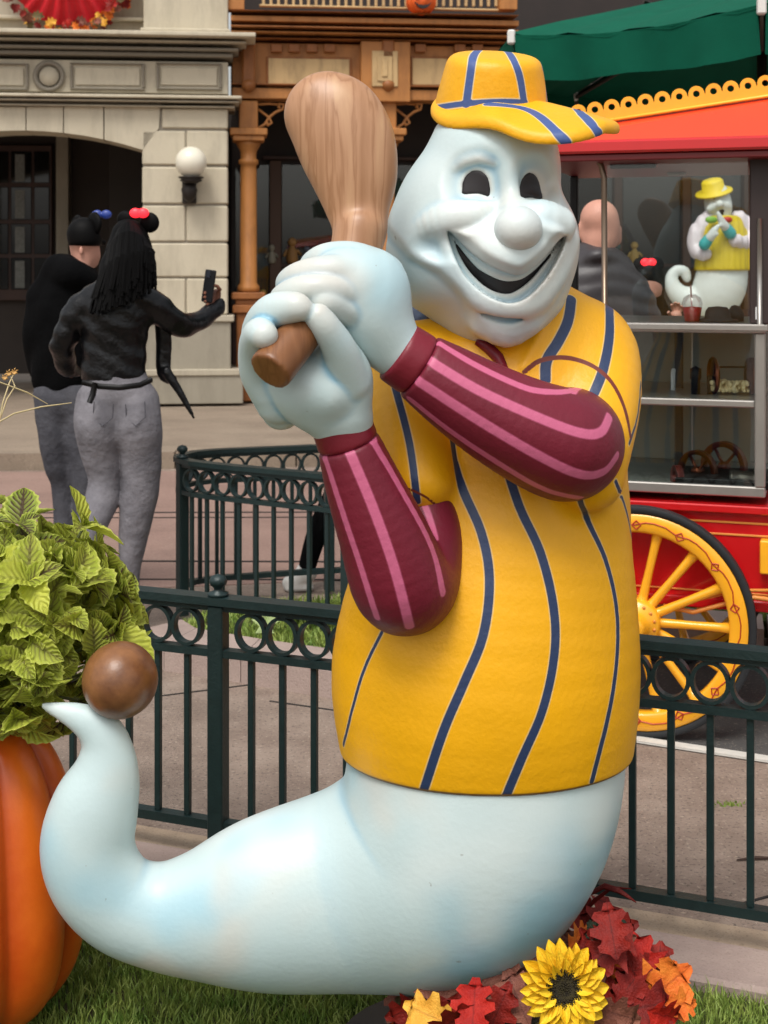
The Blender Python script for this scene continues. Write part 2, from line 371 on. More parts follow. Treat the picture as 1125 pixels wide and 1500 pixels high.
def near_lawn(x, y):
    u = (x - F0.x) * FD_.x + (y - F0.y) * FD_.y; v = (x - F0.x) * FN.x + (y - F0.y) * FN.y; return (v < -.18) & (v > -2.0 - 0 * u)
tag(grass('lawn_grass', near_lawn, (-1.9, 1.9, 2.2, 4.1), 170000, .036, -.02), 'short green mown grass of the lawn under the large ghost statue', 'grass')
def inpoly(x, y, poly):
    r = np.zeros(len(x), bool)
    for i in range(len(poly)):
        (x1, y1), (x2, y2) = poly[i], poly[i - 1]; cnd = ((y1 > y) != (y2 > y)); r ^= cnd & (x < (x2 - x1) * (y - y1) / ((y2 - y1) or 1e-9) + x1)
    return r
tag(grass('lawn_grass', lambda x, y: inpoly(x, y, L2), (-1, 3.8, 5.1, 6.8), 60000, .04, .07, .0025), 'strip of green grass in the kerbed bed beyond the near fence', 'grass')

# ---------------------------------------------------------------- facades
BA = R(6); BO = Vector((-1.638, 14.4, 0)); BM = Matrix.Translation(BO) @ Matrix.Rotation(BA, 4, 'Z')
def BP(px, py=390, dv=0):            # spot of the photo -> (along, height) on the facade plane set back by dv
    k = (px - 562.5) / 2000; Y0 = BO.y + dv * math.cos(BA); X0 = BO.x - dv * math.sin(BA)
    u = (k * Y0 - X0) / (math.cos(BA) - k * math.sin(BA)); D = Y0 + u * math.sin(BA); return u, 1.6 + (390 - py) / 2000 * D
M_cream = mat('cream_painted_stone', c(190, 179, 156), .75, 0, 1.5, .05, c(198, 188, 166), .15, 30)
M_cream2 = mat('cream_trim', c(176, 166, 146), .7, 0, 2, .05, None, .1, 30)
M_grey = mat('grey_moulding', c(134, 126, 112), .75, 0, 3, .06)
M_base = mat('plinth_paint', c(150, 142, 126), .75, 0, 2, .06, None, .15, 30)
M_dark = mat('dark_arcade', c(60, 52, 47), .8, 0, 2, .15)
M_brownw = mat('dark_brown_wood', c(58, 34, 24), .5, 0, 4, .2)
M_orange = mat('ochre_painted_wood', c(176, 116, 58), .55, 0, 4, .07, None, .1, 60)
M_orange2 = mat('ochre_dark_trim', c(150, 92, 44), .55, 0, 5, .08)
M_panel = mat('tan_panel', c(196, 164, 116), .6, 0, 4, .05)
for m_ in (M_cream, M_cream2, M_base): stain(m_, (3, 3, .8), .26, 1.5)
for m_ in (M_orange, M_orange2, M_panel): stain(m_, (5, 5, 1.4), .4, 1.5)
M_glassd = mat('shop_glass', c(14, 16, 18), .06, 0, 0, 0, spec=.5)
M_curt = mat('lace_curtain', c(120, 122, 118), .9, 0, 30, .3)
def glass_mat(name='clear_glass', tint=(.93, .96, .95, 1), alpha=.16, rough=.02):
    if name in MATS: return MATS[name]
    m = mat(name, tint, rough, 0, 0, 0); N, K, B = nodes_of(m); m.use_nodes = True
    out = [x for x in N if x.type == 'OUTPUT_MATERIAL'][0]; tr = N.new('ShaderNodeBsdfTransparent'); tr.inputs[0].default_value = tint; gl = N.new('ShaderNodeBsdfGlossy'); gl.inputs['Roughness'].default_value = rough
    fr = N.new('ShaderNodeFresnel'); fr.inputs[0].default_value = 1.5; ad = N.new('ShaderNodeMath'); ad.operation = 'MULTIPLY_ADD'; ad.inputs[1].default_value = .38; ad.inputs[2].default_value = alpha * .2; K.new(fr.outputs[0], ad.inputs[0])
    mx = N.new('ShaderNodeMixShader'); K.new(ad.outputs[0], mx.inputs[0]); K.new(tr.outputs[0], mx.inputs[1]); K.new(gl.outputs[0], mx.inputs[2]); K.new(mx.outputs[0], out.inputs[0]); return m
GLS = glass_mat()

cb = thing('cream_building', 'cream stone arcade building with roundel frieze, rusticated corner pier and deep dark arch', 'building', tuple(BM @ Vector((0, 0, 0))))
def bpart(name, px0, px1, py0, py1, v0, v1, m, parent=None, bev=.008):
    u0, za = BP(px0, py0); u1, zb = BP(px1, py1); mb = MB(BM); mb.bbox(u0, u1, v0, v1, zb, za, bev); return mb.build(name, m, parent or cb)
# joints show the backing wall, blocks stand 2 cm proud of it
bpart('pier_backing', 209, 331, 158, 470, .02, .6, M_grey)
rows = [(157, 190), (190, 243), (243, 300), (300, 355), (355, 407), (407, 462)]
for i, (a, b) in enumerate(rows):
    g_ = 1.3; xs = [(236 if i == 0 else 207, 334)] if i in (0, 2, 4) else [(207, 272), (272, 334)]
    for x0, x1 in xs: bpart('stone_block', x0 + g_, x1 - g_ * .2, a + g_, b - g_, 0, .59, M_cream, None, .014)
bpart('pedestal_moulding', 203, 343, 462, 471, -.05, .62, M_cream2)
bpart('pedestal', 205, 338, 471, 541, -.02, .61, M_base)
bpart('pedestal_moulding', 200, 352, 541, 549, -.10, .64, M_cream2)
bpart('plinth', 198, 356, 549, 590, -.08, .65, M_base)
# arch voussoirs of the segmental arch
arch = lambda x: 191 + 28 * ((x - 30) / 178) ** 2
cuts = [-240, -148, -80, -22, 38, 93, 152]
for i in range(len(cuts) - 1):
    x0, x1 = cuts[i] + .8, cuts[i + 1] - .8; pts = [BP(x, arch(max(-148, x))) for x in (x0, (x0 + x1) / 2, x1)] + [BP(x1, 156.5), BP(x0, 156.5)]
    if i == 0: pts = [BP(x0, 219), BP(x1, 219), BP(x1, 156.5), BP(x0, 156.5)]
    MB(BM).prism(pts, 0, .55).build('voussoir', M_cream, cb)
pts = [BP(153, arch(153)), BP(180, arch(180)), BP(209, arch(209)), BP(232.5, 188), BP(234.5, 156.5), BP(153, 156.5)]
MB(BM).prism(pts, 0, .55).build('voussoir', M_cream, cb)
bpart('soffit_backing', -240, 236, 140, 158, .03, .6, M_grey)
for (a, b) in rows[1:]: bpart('stone_block', -240, -150, a + 1.3, b - 1.3, 0, .6, M_cream, None, .014)
bpart('pier_backing', -238, -152, 158, 590, .02, .58, M_grey)
# entablature
bpart('lower_moulding', -400, 344, 150, 156.5, -.06, .6, M_cream2); bpart('lower_moulding', -400, 350, 143, 150, -.12, .6, M_cream2); bpart('lower_moulding', -400, 354, 138, 143, -.16, .6, M_cream)
bpart('frieze', -400, 334, 80, 138, 0, .6, M_cream, None, .004)
for x0, x1 in ((-60, 42), (103, 212), (229, 325)):
    for q in ((x0, x1, 92, 95.5), (x0, x1, 129, 132.5), (x0, x0 + 4, 95.5, 129), (x1 - 4, x1, 95.5, 129)): bpart('panel_moulding', *q, -.035, .0, M_grey, None, .006)
    bpart('frieze_panel', x0 + 7, x1 - 7, 99, 126, -.02, 0, M_cream, None, .006)
u, z = BP(72, 112); mb = MB(BM); mb.lathe([(.155, 0), (.165, .035), (.125, .045), (.115, 0)], (u, 0, z), 40, (0, -1, 0)); mb.build('roundel', M_grey, cb)
mb = MB(BM); mb.lathe([(.1, 0), (.1, .02), (.0001, .02)], (u, 0, z), 32, (0, -1, 0)); mb.build('roundel_centre', M_cream, cb)
for q, pr in (((74, 80), -.08), ((66, 74), -.16), ((56, 66), -.24)): bpart('cornice', -400, 341 + (80 - q[1]) * 1.4, q[0], q[1], pr, .6, M_grey if q[0] != 56 else M_cream2)
bpart('cornice', -400, 374, 49, 56, -.36, .6, M_cream)
bpart('attic_pier', 210, 334, -60, 49, 0, .6, M_cream, None, .01); bpart('attic_pier_base', 206, 337, 41, 48.5, -.04, .6, M_cream)
bpart('attic_wall', -400, 210, -300, 49, .3, .7, M_cream2); bpart('attic_sill', -400, 208, 14, 20, .22, .3, M_cream); bpart('attic_pier', 200, 334, -320, -60, .02, .6, M_cream)
# inside of the arcade
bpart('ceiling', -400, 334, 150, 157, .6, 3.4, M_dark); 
def inner(name, px0, px1, py0, py1, v0, v1, m, parent=None):
    u0, za = BP(px0, py0, v0); u1, zb = BP(px1, py1, v0); mb = MB(BM); mb.bbox(u0, u1, v0, v1, zb, za, .006); return mb.build(name, m, parent or cb)
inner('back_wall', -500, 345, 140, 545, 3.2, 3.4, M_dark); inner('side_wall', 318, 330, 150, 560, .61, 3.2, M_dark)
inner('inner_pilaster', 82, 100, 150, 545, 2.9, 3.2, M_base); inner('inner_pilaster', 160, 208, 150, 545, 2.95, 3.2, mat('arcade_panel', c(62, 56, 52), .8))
w = inner('window_frame', -60, 76, 212, 440, 3.08, 3.2, M_brownw)
for i, x in enumerate((-52, -18, 16, 50)):
    for y0, y1 in ((222, 268), (274, 322), (328, 372), (378, 424)):
        q = inner('window_pane', x, x + (30 if i < 3 else 22), y0, y1, 3.06, 3.08, M_glassd, w)
        inner('curtain', x + 6, x + 20, y0 + 4, y1 - 2, 3.05, 3.058, M_curt, w) if i in (0, 2) else None

# lamp on the pier
lu, lz = BP(281, 240); lamp = thing('wall_lamp', 'white glass globe lamp on a dark iron bracket on the cream pier', 'lamp', tuple(BM @ Vector((lu, 0, lz - .3))))
M_iron = mat('dark_iron', c(44, 38, 34), .55, .4)
mb = MB(BM); mb.ball((lu, -.22, lz), .163, 32); mb.build('globe', mat('opal_glass', c(228, 222, 204), .18, 0, 5, .03, spec=.6), lamp)
mb = MB(BM); mb.lathe([(.06, -.22), (.12, -.19), (.1, -.175), (.13, -.165), (.13, -.15), (.05, -.145)], (lu, -.22, lz), 20); mb.build('gallery', M_iron, lamp)
mb = MB(BM); mb.lathe([(.01, -.42), (.07, -.36), (.085, -.28), (.06, -.22)], (lu - .02, -.17, lz), 16); mb.tube([(lu - .02, 0, lz - .3), (lu - .02, -.1, lz - .34), (lu - .02, -.18, lz - .3)], .035, 8); mb.bbox(lu - .1, lu + .05, -.05, .0, lz - .42, lz - .16); mb.build('bracket', M_iron, lamp)

# ochre timber building with the porch
ob = thing('ochre_building', 'ochre timber shop building with porch columns, fretwork brackets and balcony', 'building', tuple(BM @ Vector((1.5, .4, 0))))
OV = .25
def opart(name, px0, px1, py0, py1, v0, v1, m, bev=.006, parent=None):
    u0, za = BP(px0, py0, v0); u1, zb = BP(px1, py1, v0); mb = MB(BM); mb.bbox(u0, u1, v0, v1, zb, za, bev); return mb.build(name, m, parent or ob)
opart('porch_beam', 340, 757, 128, 149, OV, OV + .3, M_orange); opart('porch_frieze', 340, 757, 62, 128, OV + .05, OV + .3, M_orange)
opart('beam_moulding', 338, 757, 121, 129, OV - .04, OV + .05, M_orange2)
for x0, x1 in ((393, 512), (604, 655), (662, 735)):
    opart('panel_frame', x0 - 3, x1 + 3, 82, 128, OV + .02, OV + .05, M_orange2); opart('tan_panel', x0, x1, 85, 125, OV, OV + .03, M_panel)
    n = int((x1 - x0) / 26)
    for k in range(n): opart('dentil', x0 + 4 + k * 26, x0 + 20 + k * 26, 64, 76, OV - .02, OV + .05, M_orange2)
opart('porch_pilaster', 529, 601, 60, 149, OV - .08, OV + .1, M_orange); opart('tan_panel', 545, 583, 74, 127, OV - .1, OV - .08, M_panel); opart('panel_inset', 553, 575, 82, 119, OV - .115, OV - .1, M_panel); opart('panel_inset', 560, 568, 88, 112, OV - .13, OV - .115, M_panel)
for k, (y0, y1, pr) in enumerate(((54, 62, -.1), (44, 54, -.2), (38, 44, -.28), (22, 38, -.22))): opart('porch_cornice', 338, 760, y0, y1, OV + pr, OV + .3, (M_orange2, M_orange, M_orange2, M_orange)[k])
opart('balcony_floor', 338, 760, 14, 22, OV - .3, OV + 2.5, M_orange2)
opart('balcony_rail', 380, 735, 9, 13, OV - .1, OV - .03, M_panel); 
for x in (345, 745): opart('balcony_post', x - 13, x + 13, -140, 14, OV - .18, OV + .02, M_orange)
for k in range(32):
    x = 386 + k * 11; opart('baluster', x - 2, x + 2, -60, 9, OV - .09, OV - .05, M_panel, .004)
opart('balcony_rail', 358, 732, -66, -60, OV - .12, OV - .01, M_orange)
opart('upper_wall', 338, 757, -400, 14, OV + 2.3, OV + 2.5, M_orange2)
# porch columns
def column(px):
    u, zt = BP(px, 188, OV + .1); _, zb = BP(px, 586, OV + .1); v = OV + .1; z = lambda py: BP(px, py, OV + .1)[1]
    mb = MB(BM); r = .093
    mb.lathe([(r * 1.05, z(428)), (r * 1.3, z(426)), (r * 1.3, z(420)), (r * .98, z(414)), (r * .95, z(250)), (r * .9, z(242)), (r * 1.15, z(240)), (r * 1.15, z(235)), (r * .9, z(232)), (r * .95, z(222)), (r * 1.3, z(214)), (r * 1.5, z(208))], (u, v, 0), 24); mb.build('column_shaft', M_orange, ob)
    mb = MB(BM); mb.bbox(u - .17, u + .17, v - .17, v + .17, z(208), z(200)); mb.bbox(u - .2, u + .2, v - .2, v + .2, z(200), z(190)); mb.bbox(u - .1, u + .1, v - .1, v + .1, z(190), z(149), .01); mb.build('capital', M_orange, ob)
    mb = MB(BM); mb.bbox(u - .16, u + .16, v - .16, v + .16, z(586), z(560)); mb.bbox(u - .13, u + .13, v - .13, v + .13, z(560), z(458), .012); mb.bbox(u - .17, u + .17, v - .17, v + .17, z(458), z(446)); mb.bbox(u - .14, u + .14, v - .14, v + .14, z(446), z(438)); mb.bbox(u - .18, u + .18, v - .18, v + .18, z(438), z(428)); mb.build('column_pedestal', M_orange2, ob)
    mb = MB(BM); mb.bbox(u - .07, u + .07, v - .2, v - .1, z(128), z(62), .02); mb.lathe([(.02, z(138)), (.07, z(132)), (.08, z(126)), (.05, z(120))], (u, v - .16, 0), 14); mb.build('corbel', M_orange2, ob)
for px in (364, 566, 772): column(px)
def scroll(px, sgn):                 # fretwork bracket of two curls
    o = MB(BM); v = OV + .1
    def q(x, y): a, b = BP(px + sgn * x, y, v); return (a, v, b)
    o.tube([q(14, 188), q(24, 182), q(30, 172), q(40, 164), q(50, 160), q(52, 153), q(45, 152), q(44, 157)], .017, 6); o.tube([q(14, 160), q(22, 166), q(30, 172), q(34, 180), q(28, 184), q(25, 179)], .015, 6); o.tube([q(14, 153), q(30, 152), q(44, 153)], .014, 6); o.ball(q(45, 157), .02, 8); o.ball(q(27, 181), .02, 8)
    o.build('fretwork_bracket', M_orange, ob)
for px in (364, 566, 772): scroll(px, 1); scroll(px, -1) if px > 400 else None
# shopfront behind the porch
SV = 2.3
opart('shopfront_wall', 338, 1500, -60, 600, SV + .1, SV + .3, mat('dark_shopfront', c(40, 30, 26), .6, 0, 3, .2)); opart('porch_ceiling', 338, 1300, 118, 128, OV + .3, SV + .3, M_dark)
for x0, x1 in ((395, 412), (508, 520), (610, 622), (700, 712), (800, 814), (900, 912), (1000, 1012), (1090, 1104)): opart('mullion', x0, x1, 235, 520, SV - .02, SV + .1, mat('brown_mullion', c(78, 52, 34), .5))
opart('window_transom', 385, 1240, 228, 240, SV - .03, SV + .1, M_brownw); opart('stall_riser', 340, 1240, 455, 560, SV - .05, SV + .1, M_brownw)
for x0, x1 in ((345, 394), (413, 507), (521, 609), (623, 699), (713, 799), (815, 899), (913, 999), (1013, 1089), (1105, 1230)): opart('window_pane', x0, x1, 241, 454, SV + .04, SV + .05, GLS)
gm = [mat('toy_' + str(i), q, .6) for i, q in enumerate((c(150, 110, 60), c(90, 96, 110), c(120, 60, 54), c(140, 136, 120), c(60, 84, 80), c(170, 140, 70)))]
opart('window_shelf', 398, 1235, 386, 391, SV - .0, SV + .1, M_brownw)
rg = random.Random(3)
DOLLS = [(398, 386, .11, 3, 'cream'), (428, 386, .15, 0, 'golden brown'), (450, 386, .10, 1, 'slate blue'), (470, 386, .12, 2, 'dull red'), (905, 386, .12, 4, 'dark teal'), (930, 386, .13, 5, 'mustard'), (385, 454, .12, 5, 'mustard'), (408, 454, .13, 2, 'dull red')]
for px, py, s, ci, cn in DOLLS:      # goods in the shop window
    u, z = BP(px, py, SV - .05)
    mb = MB(BM); q = (u, SV - .03, z)
    mb.lathe([(s * .35, 0), (s * .5, s * .3), (s * .42, s), (s * .2, s * 1.4), (s * .18, s * 1.5)], q, 10); mb.ball((u, SV - .03, z + s * 1.75), s * .38, 10); mb.tube([(u - s * .4, SV - .03, z + s * 1.1), (u - s * .7, SV - .06, z + s * .6)], s * .12, 6); mb.tube([(u + s * .4, SV - .03, z + s * 1.1), (u + s * .7, SV - .06, z + s * .7)], s * .12, 6)
    tag(mb.build('doll', gm[ci]), cn + ' doll on the ' + ('lower' if py > 400 else 'upper') + ' shelf of the shop window ' + ('behind the popcorn cart' if px > 800 else 'left of the bat'), 'doll', 'dolls on display in the shop window')
# brick and blue-grey building further right
rb = thing('brick_building', 'brick building with pale blue-grey window surrounds above the green parasol', 'building', tuple(BM @ Vector((6, 3, 0))))
M_brick = mat('red_brick', c(132, 84, 66), .85, 0, 9, .2, None, .3, 60); M_blue = mat('blue_grey_paint', c(150, 172, 186), .6, 0, 3, .06)
def rpart(name, px0, px1, py0, py1, v0, v1, m):
    u0, za = BP(px0, py0, v0); u1, zb = BP(px1, py1, v0); mb = MB(BM); mb.bbox(u0, u1, v0, v1, zb, za, .006); return mb.build(name, m, rb)
rpart('wall', 757, 1700, -400, 110, 2.9, 3.2, M_brick)
rpart('window_surround', 760, 799, -200, 60, 2.8, 2.9, M_blue); rpart('pilaster_panel', 766, 792, -190, 50, 2.76, 2.8, M_blue)
for x in (812, 906, 1010, 1120): 
    rpart('window_surround', x, x + 62, -200, 40, 2.82, 2.9, M_blue)
    for k in range(2):
        for y0, y1 in ((-100, -45), (-40, 6), (10, 34)): rpart('window_pane', x + 6 + k * 26, x + 28 + k * 26, y0, y1, 2.79, 2.82, M_glassd)
# courses of brick on the strip that shows
for r_ in range(9):
    for k in range(2):
        rpart('brick', 800 + k * 6 + (r_ % 2) * -1.5, 805.3 + k * 6 - (r_ % 2) * 1.5, -20 + r_ * 5, -15.6 + r_ * 5, 2.88, 2.9, M_brick)
# ---------------------------------------------------------------- fences
M_fence = mat('dark_green_iron', c(30, 48, 48), .42, .15, 30, .15, None, .15, 120, .5)
class Path:                          # walk along a polyline
    def __init__(s, pts): s.p = [Vector((x, y, 0)) for x, y in pts]; s.L = [0]; [s.L.append(s.L[-1] + (s.p[i + 1] - s.p[i]).length) for i in range(len(pts) - 1)]
    def at(s, t):
        i = 0
        while i < len(s.L) - 2 and t > s.L[i + 1]: i += 1
        d = (s.p[i + 1] - s.p[i]); k = (t - s.L[i]) / d.length; return s.p[i] + d * k, math.atan2(d.y, d.x)
def fence(name, label, path, t0, t1, post0, z0, straight):
    p0, a0 = path.at((t0 + t1) / 2); th = thing(name, label, 'fence', (p0.x, p0.y, 0))
    def strip(nm, za, zb, w):
        mb = MB(); ts = [t0, t1] if straight else [t0 + (t1 - t0) * i / 60 for i in range(61)]
        vs = []
        for t in ts:
            p, a = path.at(t); n = Vector((-math.sin(a), math.cos(a), 0)) * w / 2
            for q, z in ((-n, za), (n, za), (n, zb), (-n, zb)): vs.append((p.x + q.x, p.y + q.y, z0 + z))
        fs = [(i * 4 + j, i * 4 + (j + 1) % 4, i * 4 + 4 + (j + 1) % 4, i * 4 + 4 + j) for i in range(len(ts) - 1) for j in range(4)] + [(3, 2, 1, 0), (len(vs) - 4, len(vs) - 3, len(vs) - 2, len(vs) - 1)]
        mb.add(vs, fs); mb.build(nm, M_fence, th)
    strip('top_rail', .692, .713, .056); strip('top_rail', .676, .6915, .034); strip('rail', .552, .572, .034); strip('bottom_rail', .088, .112, .034)
    protos = {}
    def put(nm, maker, t, z):
        p, a = path.at(t)
        if nm not in protos:
            me = maker().mesh(nm); me.materials.append(M_fence); protos[nm] = me
        o = bpy.data.objects.new(nm, protos[nm]); COL.objects.link(o); o.parent = th; o.location = Vector((p.x, p.y, z0 + z)) - ORG[th.name]; o.rotation_euler.z = a
    post = lambda: MB().bbox(-.023, .023, -.023, .023, 0, .69, .004).lathe([(.028, .713), (.028, .722), (.012, .728), (.012, .735), (.022, .744), (.025, .754), (.019, .766), (.0001, .773)], (0, 0, 0), 16)
    bar = lambda: MB().bbox(-.0085, .0085, -.0085, .0085, -.22, .22, .002)
    def ring():
        mb = MB(); n = 28; vs = []
        for i in range(n):
            w = 2 * math.pi * i / n; 
            for k, y in ((1, -.012), (1, .012), (.79, .012), (.79, -.012)): vs.append((.0465 * math.cos(w) * k, y, .0515 * math.sin(w) * (k if k == 1 else .83)))
        return mb.add(vs, [(i * 4 + j, i * 4 + (j + 1) % 4, ((i + 1) % n) * 4 + (j + 1) % 4, ((i + 1) % n) * 4 + j) for i in range(n) for j in range(4)])
    sp = .0915; t = post0
    while t - .925 > t0: t -= .925
    while t < t1:
        if t > t0: put('post', post, t, 0)
        for k in range(9):
            q = t + .1 + k * sp
            if t0 < q < t1: put('baluster', bar, q, .332)
        for k in range(9):
            q = t + .062 + k * sp + .046 * 0 + (sp * .0)
            if t0 < q + .04 < t1: put('ring', ring, t + .1 + (k - .0) * sp - .0, .624)
        t += .925
    return th
nf = [F(-3.2, 0)[:2], F(4.2, 0)[:2]]
fence('iron_fence', 'near dark green iron fence with rings running right behind the big ghost statue', Path(nf), 0, 7.4, 3.2 + .24, 0, True)
ff = [(.62, 5.28), (-.15, 5.66), (-.72, 6.0), (-.86, 6.10), (-.93, 6.2), (-.94, 6.3), (-.9, 6.4), (-.8, 6.48), (-.35, 6.62), (.6, 6.85), (1.2, 7.0)]
ffp = Path(ff); fence('iron_fence', 'dark green iron fence with rings bending round the corner of the farther grass bed', ffp, 0, ffp.L[-1], .86, .02, False)

# ---------------------------------------------------------------- parasol
M_canvas = mat('green_canvas', c(10, 84, 64), .85, 0, 6, .1, None, .15, 200, .12)
M_pole = mat('parasol_pole', c(52, 44, 36), .5, .2)
ub = thing('parasol', 'big dark green canvas parasol with a hanging valance above the popcorn cart', 'parasol', (2.2, 7.95, 0))
UC = Vector((2.2, 7.95)); UR = 1.77; za = 2.80; ca = [UC + UR * Vector((math.cos(R(209.5 + 45 * k)), math.sin(R(209.5 + 45 * k)))) for k in range(8)]
for k in range(8):
    a, b = ca[k], ca[(k + 1) % 8]; mb = MB(); vs = []; n = 12
    for j in range(7):
        for i in range(n + 1):
            t = i / n; e = a.lerp(b, t); s = 1 - j / 6; q = UC.lerp(e, s); sag = .05 * math.sin(math.pi * t) * s ** 2 + .012 * math.sin(t * 23 + s * 5) * s; vs.append((q.x, q.y, za + .47 * (1 - s) ** .95 - sag))
    m0 = len(vs)
    vs += [(x, y, z - .012) for x, y, z in vs]
    fs = [(j * (n + 1) + i, j * (n + 1) + i + 1, (j + 1) * (n + 1) + i + 1, (j + 1) * (n + 1) + i) for j in range(6) for i in range(n)]
    mb.add(vs, fs + [[q + m0 for q in f][::-1] for f in fs], True); mb.build('canopy_panel', M_canvas, ub)
    mb = MB(); vs = []; n = 30; nn = Vector(((b - a).y, -(b - a).x)).normalized()
    for i in range(n + 1):
        t = .015 + .97 * i / n; e = a.lerp(b, t); sag = .05 * math.sin(math.pi * t)
        for j in range(5): w = (.018 * math.sin(t * 17 + k) + .009 * math.sin(t * 41 + 2 * k)) * j / 4 - .03 * j / 4; vs.append((e.x + nn.x * w, e.y + nn.y * w, za - sag - j / 4 * (.215 + .012 * math.sin(t * 9 + k))))
    fs = [(i * 5 + j, i * 5 + 5 + j, i * 5 + 6 + j, i * 5 + 1 + j) for i in range(n) for j in range(4)]
    mb.add(vs, fs, True); mb.build('valance', M_canvas, ub)
    mb = MB(); mb.tube([(UC.x, UC.y, za + .42), (a.x, a.y, za - .03)], .014, 6); mb.tube([(UC.x, UC.y, za + .05), tuple(UC.lerp(a, .5)) + (za + .26,)], .012, 6); mb.build('rib', M_pole, ub)
    mb = MB(); mb.bbox(a.x - .02, a.x + .02, a.y - .02, a.y + .02, za - .05, za + .025, .008); mb.build('corner_clip', mat('white_plastic', c(220, 220, 214), .4), ub)
mb = MB(); mb.lathe([(.028, 0), (.028, za + .5)], (UC.x, UC.y, 0), 16); mb.lathe([(.35, 0), (.35, .05), (.05, .09), (.04, .3)], (UC.x, UC.y, 0), 24); mb.build('pole', M_pole, ub)

# ---------------------------------------------------------------- popcorn cart
CA = R(-18); CO = Vector((.88, 4.6, 0)); CMx = Matrix.Translation(CO) @ Matrix.Rotation(CA, 4, 'Z')
def CP(px, py, dv=0):
    k = (px - 562.5) / 2000; Y0 = CO.y + dv * math.cos(CA); X0 = CO.x - dv * math.sin(CA)
    u = (k * Y0 - X0) / (math.cos(CA) - k * math.sin(CA)); D = Y0 + u * math.sin(CA); return u, 1.6 + (390 - py) / 2000 * D
M_red = mat('cart_red_gloss', c(196, 22, 26), .22, 0, 3, .06, None, 0, 0, .5, coat=.5); M_yel = mat('cart_yellow_gloss', c(246, 172, 32), .35, 0, 6, .06, None, .05, 80, coat=.3)
M_orr = mat('roof_orange', c(220, 64, 28), .45, 0, 3, .07); M_line = mat('red_pinstripe', c(178, 52, 24), .5); M_gold = mat('gold_pinstripe', c(222, 140, 60), .4)
M_silver = mat('brushed_steel', c(170, 166, 160), .38, .75, 20, .06); M_rub = mat('rubber', c(28, 30, 33), .75, 0, 12, .15); M_brass = mat('brass', c(172, 122, 62), .3, .9); M_copper = mat('copper_dark', c(120, 66, 44), .35, .85, 9, .15)
M_blk = mat('cart_black', c(16, 15, 15), .45, spec=.25); M_int = mat('case_interior', c(128, 130, 122), .5, .1, 5, .1); M_bronze = mat('bronze_tube', c(126, 108, 92), .3, .8)
cart = thing('popcorn_cart', 'red and yellow popcorn cart with spoked wheel, steel display case and scalloped roof', 'cart', tuple(CO))
def cp(name, mb, m, parent=None): return mb.build(name, m, parent or cart)
def cbox(name, px0, px1, py0, py1, v0, v1, m, parent=None, bev=.004):
    u0, z1 = CP(px0, py0, v0); u1, _ = CP(px1, py0, v0); z0 = CP((px0 + px1) / 2, py1, v0)[1]; z1 = CP((px0 + px1) / 2, py0, v0)[1]
    mb = MB(CMx); mb.bbox(u0, u1, v0, v1, z0, z1, bev); return cp(name, mb, m, parent)
def wheel(u, v, r, nsp=12):
    z = r + .003; ax = (0, 1, 0); o = (u, v, z); k = r / .405
    mb = MB(CMx); mb.lathe([(.405 * k, -.022), (.402 * k, -.024), (.383 * k, -.024), (.379 * k, -.014), (.379 * k, .014), (.383 * k, .024), (.402 * k, .024), (.405 * k, .022), (.405 * k, -.022)], o, 64, ax)
    w = mb.build('wheel', M_rub, cart)
    mb = MB(CMx); mb.lathe([(.3785 * k, -.021), (.372 * k, -.026), (.325 * k, -.026), (.315 * k, -.018), (.315 * k, .018), (.325 * k, .026), (.372 * k, .026), (.3785 * k, .021), (.3785 * k, -.021)], o, 64, ax); mb.build('rim', M_yel, w)
    mb = MB(CMx)                      # painted diamonds and lines standing a hair proud of the rim
    for i in range(nsp):
        a = 2 * math.pi * (i + .5) / nsp
        for (da, dr, db, dq) in ((0, .015, .045, 0), (.045, 0, 0, -.015), (0, -.015, -.045, 0), (-.045, 0, 0, .015), (.045, 0, .478, 0)):
            p = [(u + (.342 * k + q) * math.cos(a + t), v + .0275 * -1, z + (.342 * k + q) * math.sin(a + t)) for t, q in (((da, dr), (db, dq)) if db != .478 else ((.045, 0), (.16, .010), (.28, .012), (.36, .010), (.478, 0)))]
            mb.tube(p, .0022, 4)
    mb.build('pinstripe', M_line, w)
    for i in range(nsp):
        a = 2 * math.pi * i / nsp; mb = MB(CMx); c_, s_ = math.cos(a), math.sin(a)
        mb.tube([(u + c_ * q * k, v, z + s_ * q * k) for q in (.06, .1, .19, .28, .318)], [.017 * k, .0165 * k, .0145 * k, .016 * k, .02 * k], 8); mb.build('spoke', M_yel, w)
    mb = MB(CMx); mb.lathe([(.001, -.12), (.03 * k, -.12), (.036 * k, -.112), (.04 * k, -.105), (.04 * k, -.085), (.046 * k, -.08), (.048 * k, -.05), (.074 * k, -.044), (.082 * k, -.032), (.084 * k, .032), (.04 * k, .06), (.04 * k, .1)], o, 32, ax); mb.build('hub', M_yel, w)
    mb = MB(CMx)
    for i in range(nsp):
        a = 2 * math.pi * (i + .5) / nsp; mb.lathe([(.006, -.04), (.006, -.048), (.0001, -.049)], (u + .066 * k * math.cos(a), v, z + .066 * k * math.sin(a)), 6, ax)
    mb.build('bolts', M_gold, w)
wheel(-.03, .03, .392, 14); wheel(-.03, .95, .392, 14); wheel(1.25, .08, .3, 12); wheel(1.25, .87, .3, 12)
mb = MB(CMx); mb.tube([(0, .08, .41), (0, .9, .41)], .022, 10); mb.tube([(1.25, .13, .303), (1.25, .83, .303)], .02, 10); cp('axle', mb, M_yel)
V0 = .1; V1 = .82
cbox('body_panel', 800, 1500, 752, 898, V0, V1, M_red); cbox('body_rail', 790, 1510, 745, 757, V0 - .03, V1 + .03, M_red); cbox('body_rail', 790, 1510, 884, 900, V0 - .02, V1 + .02, M_red)
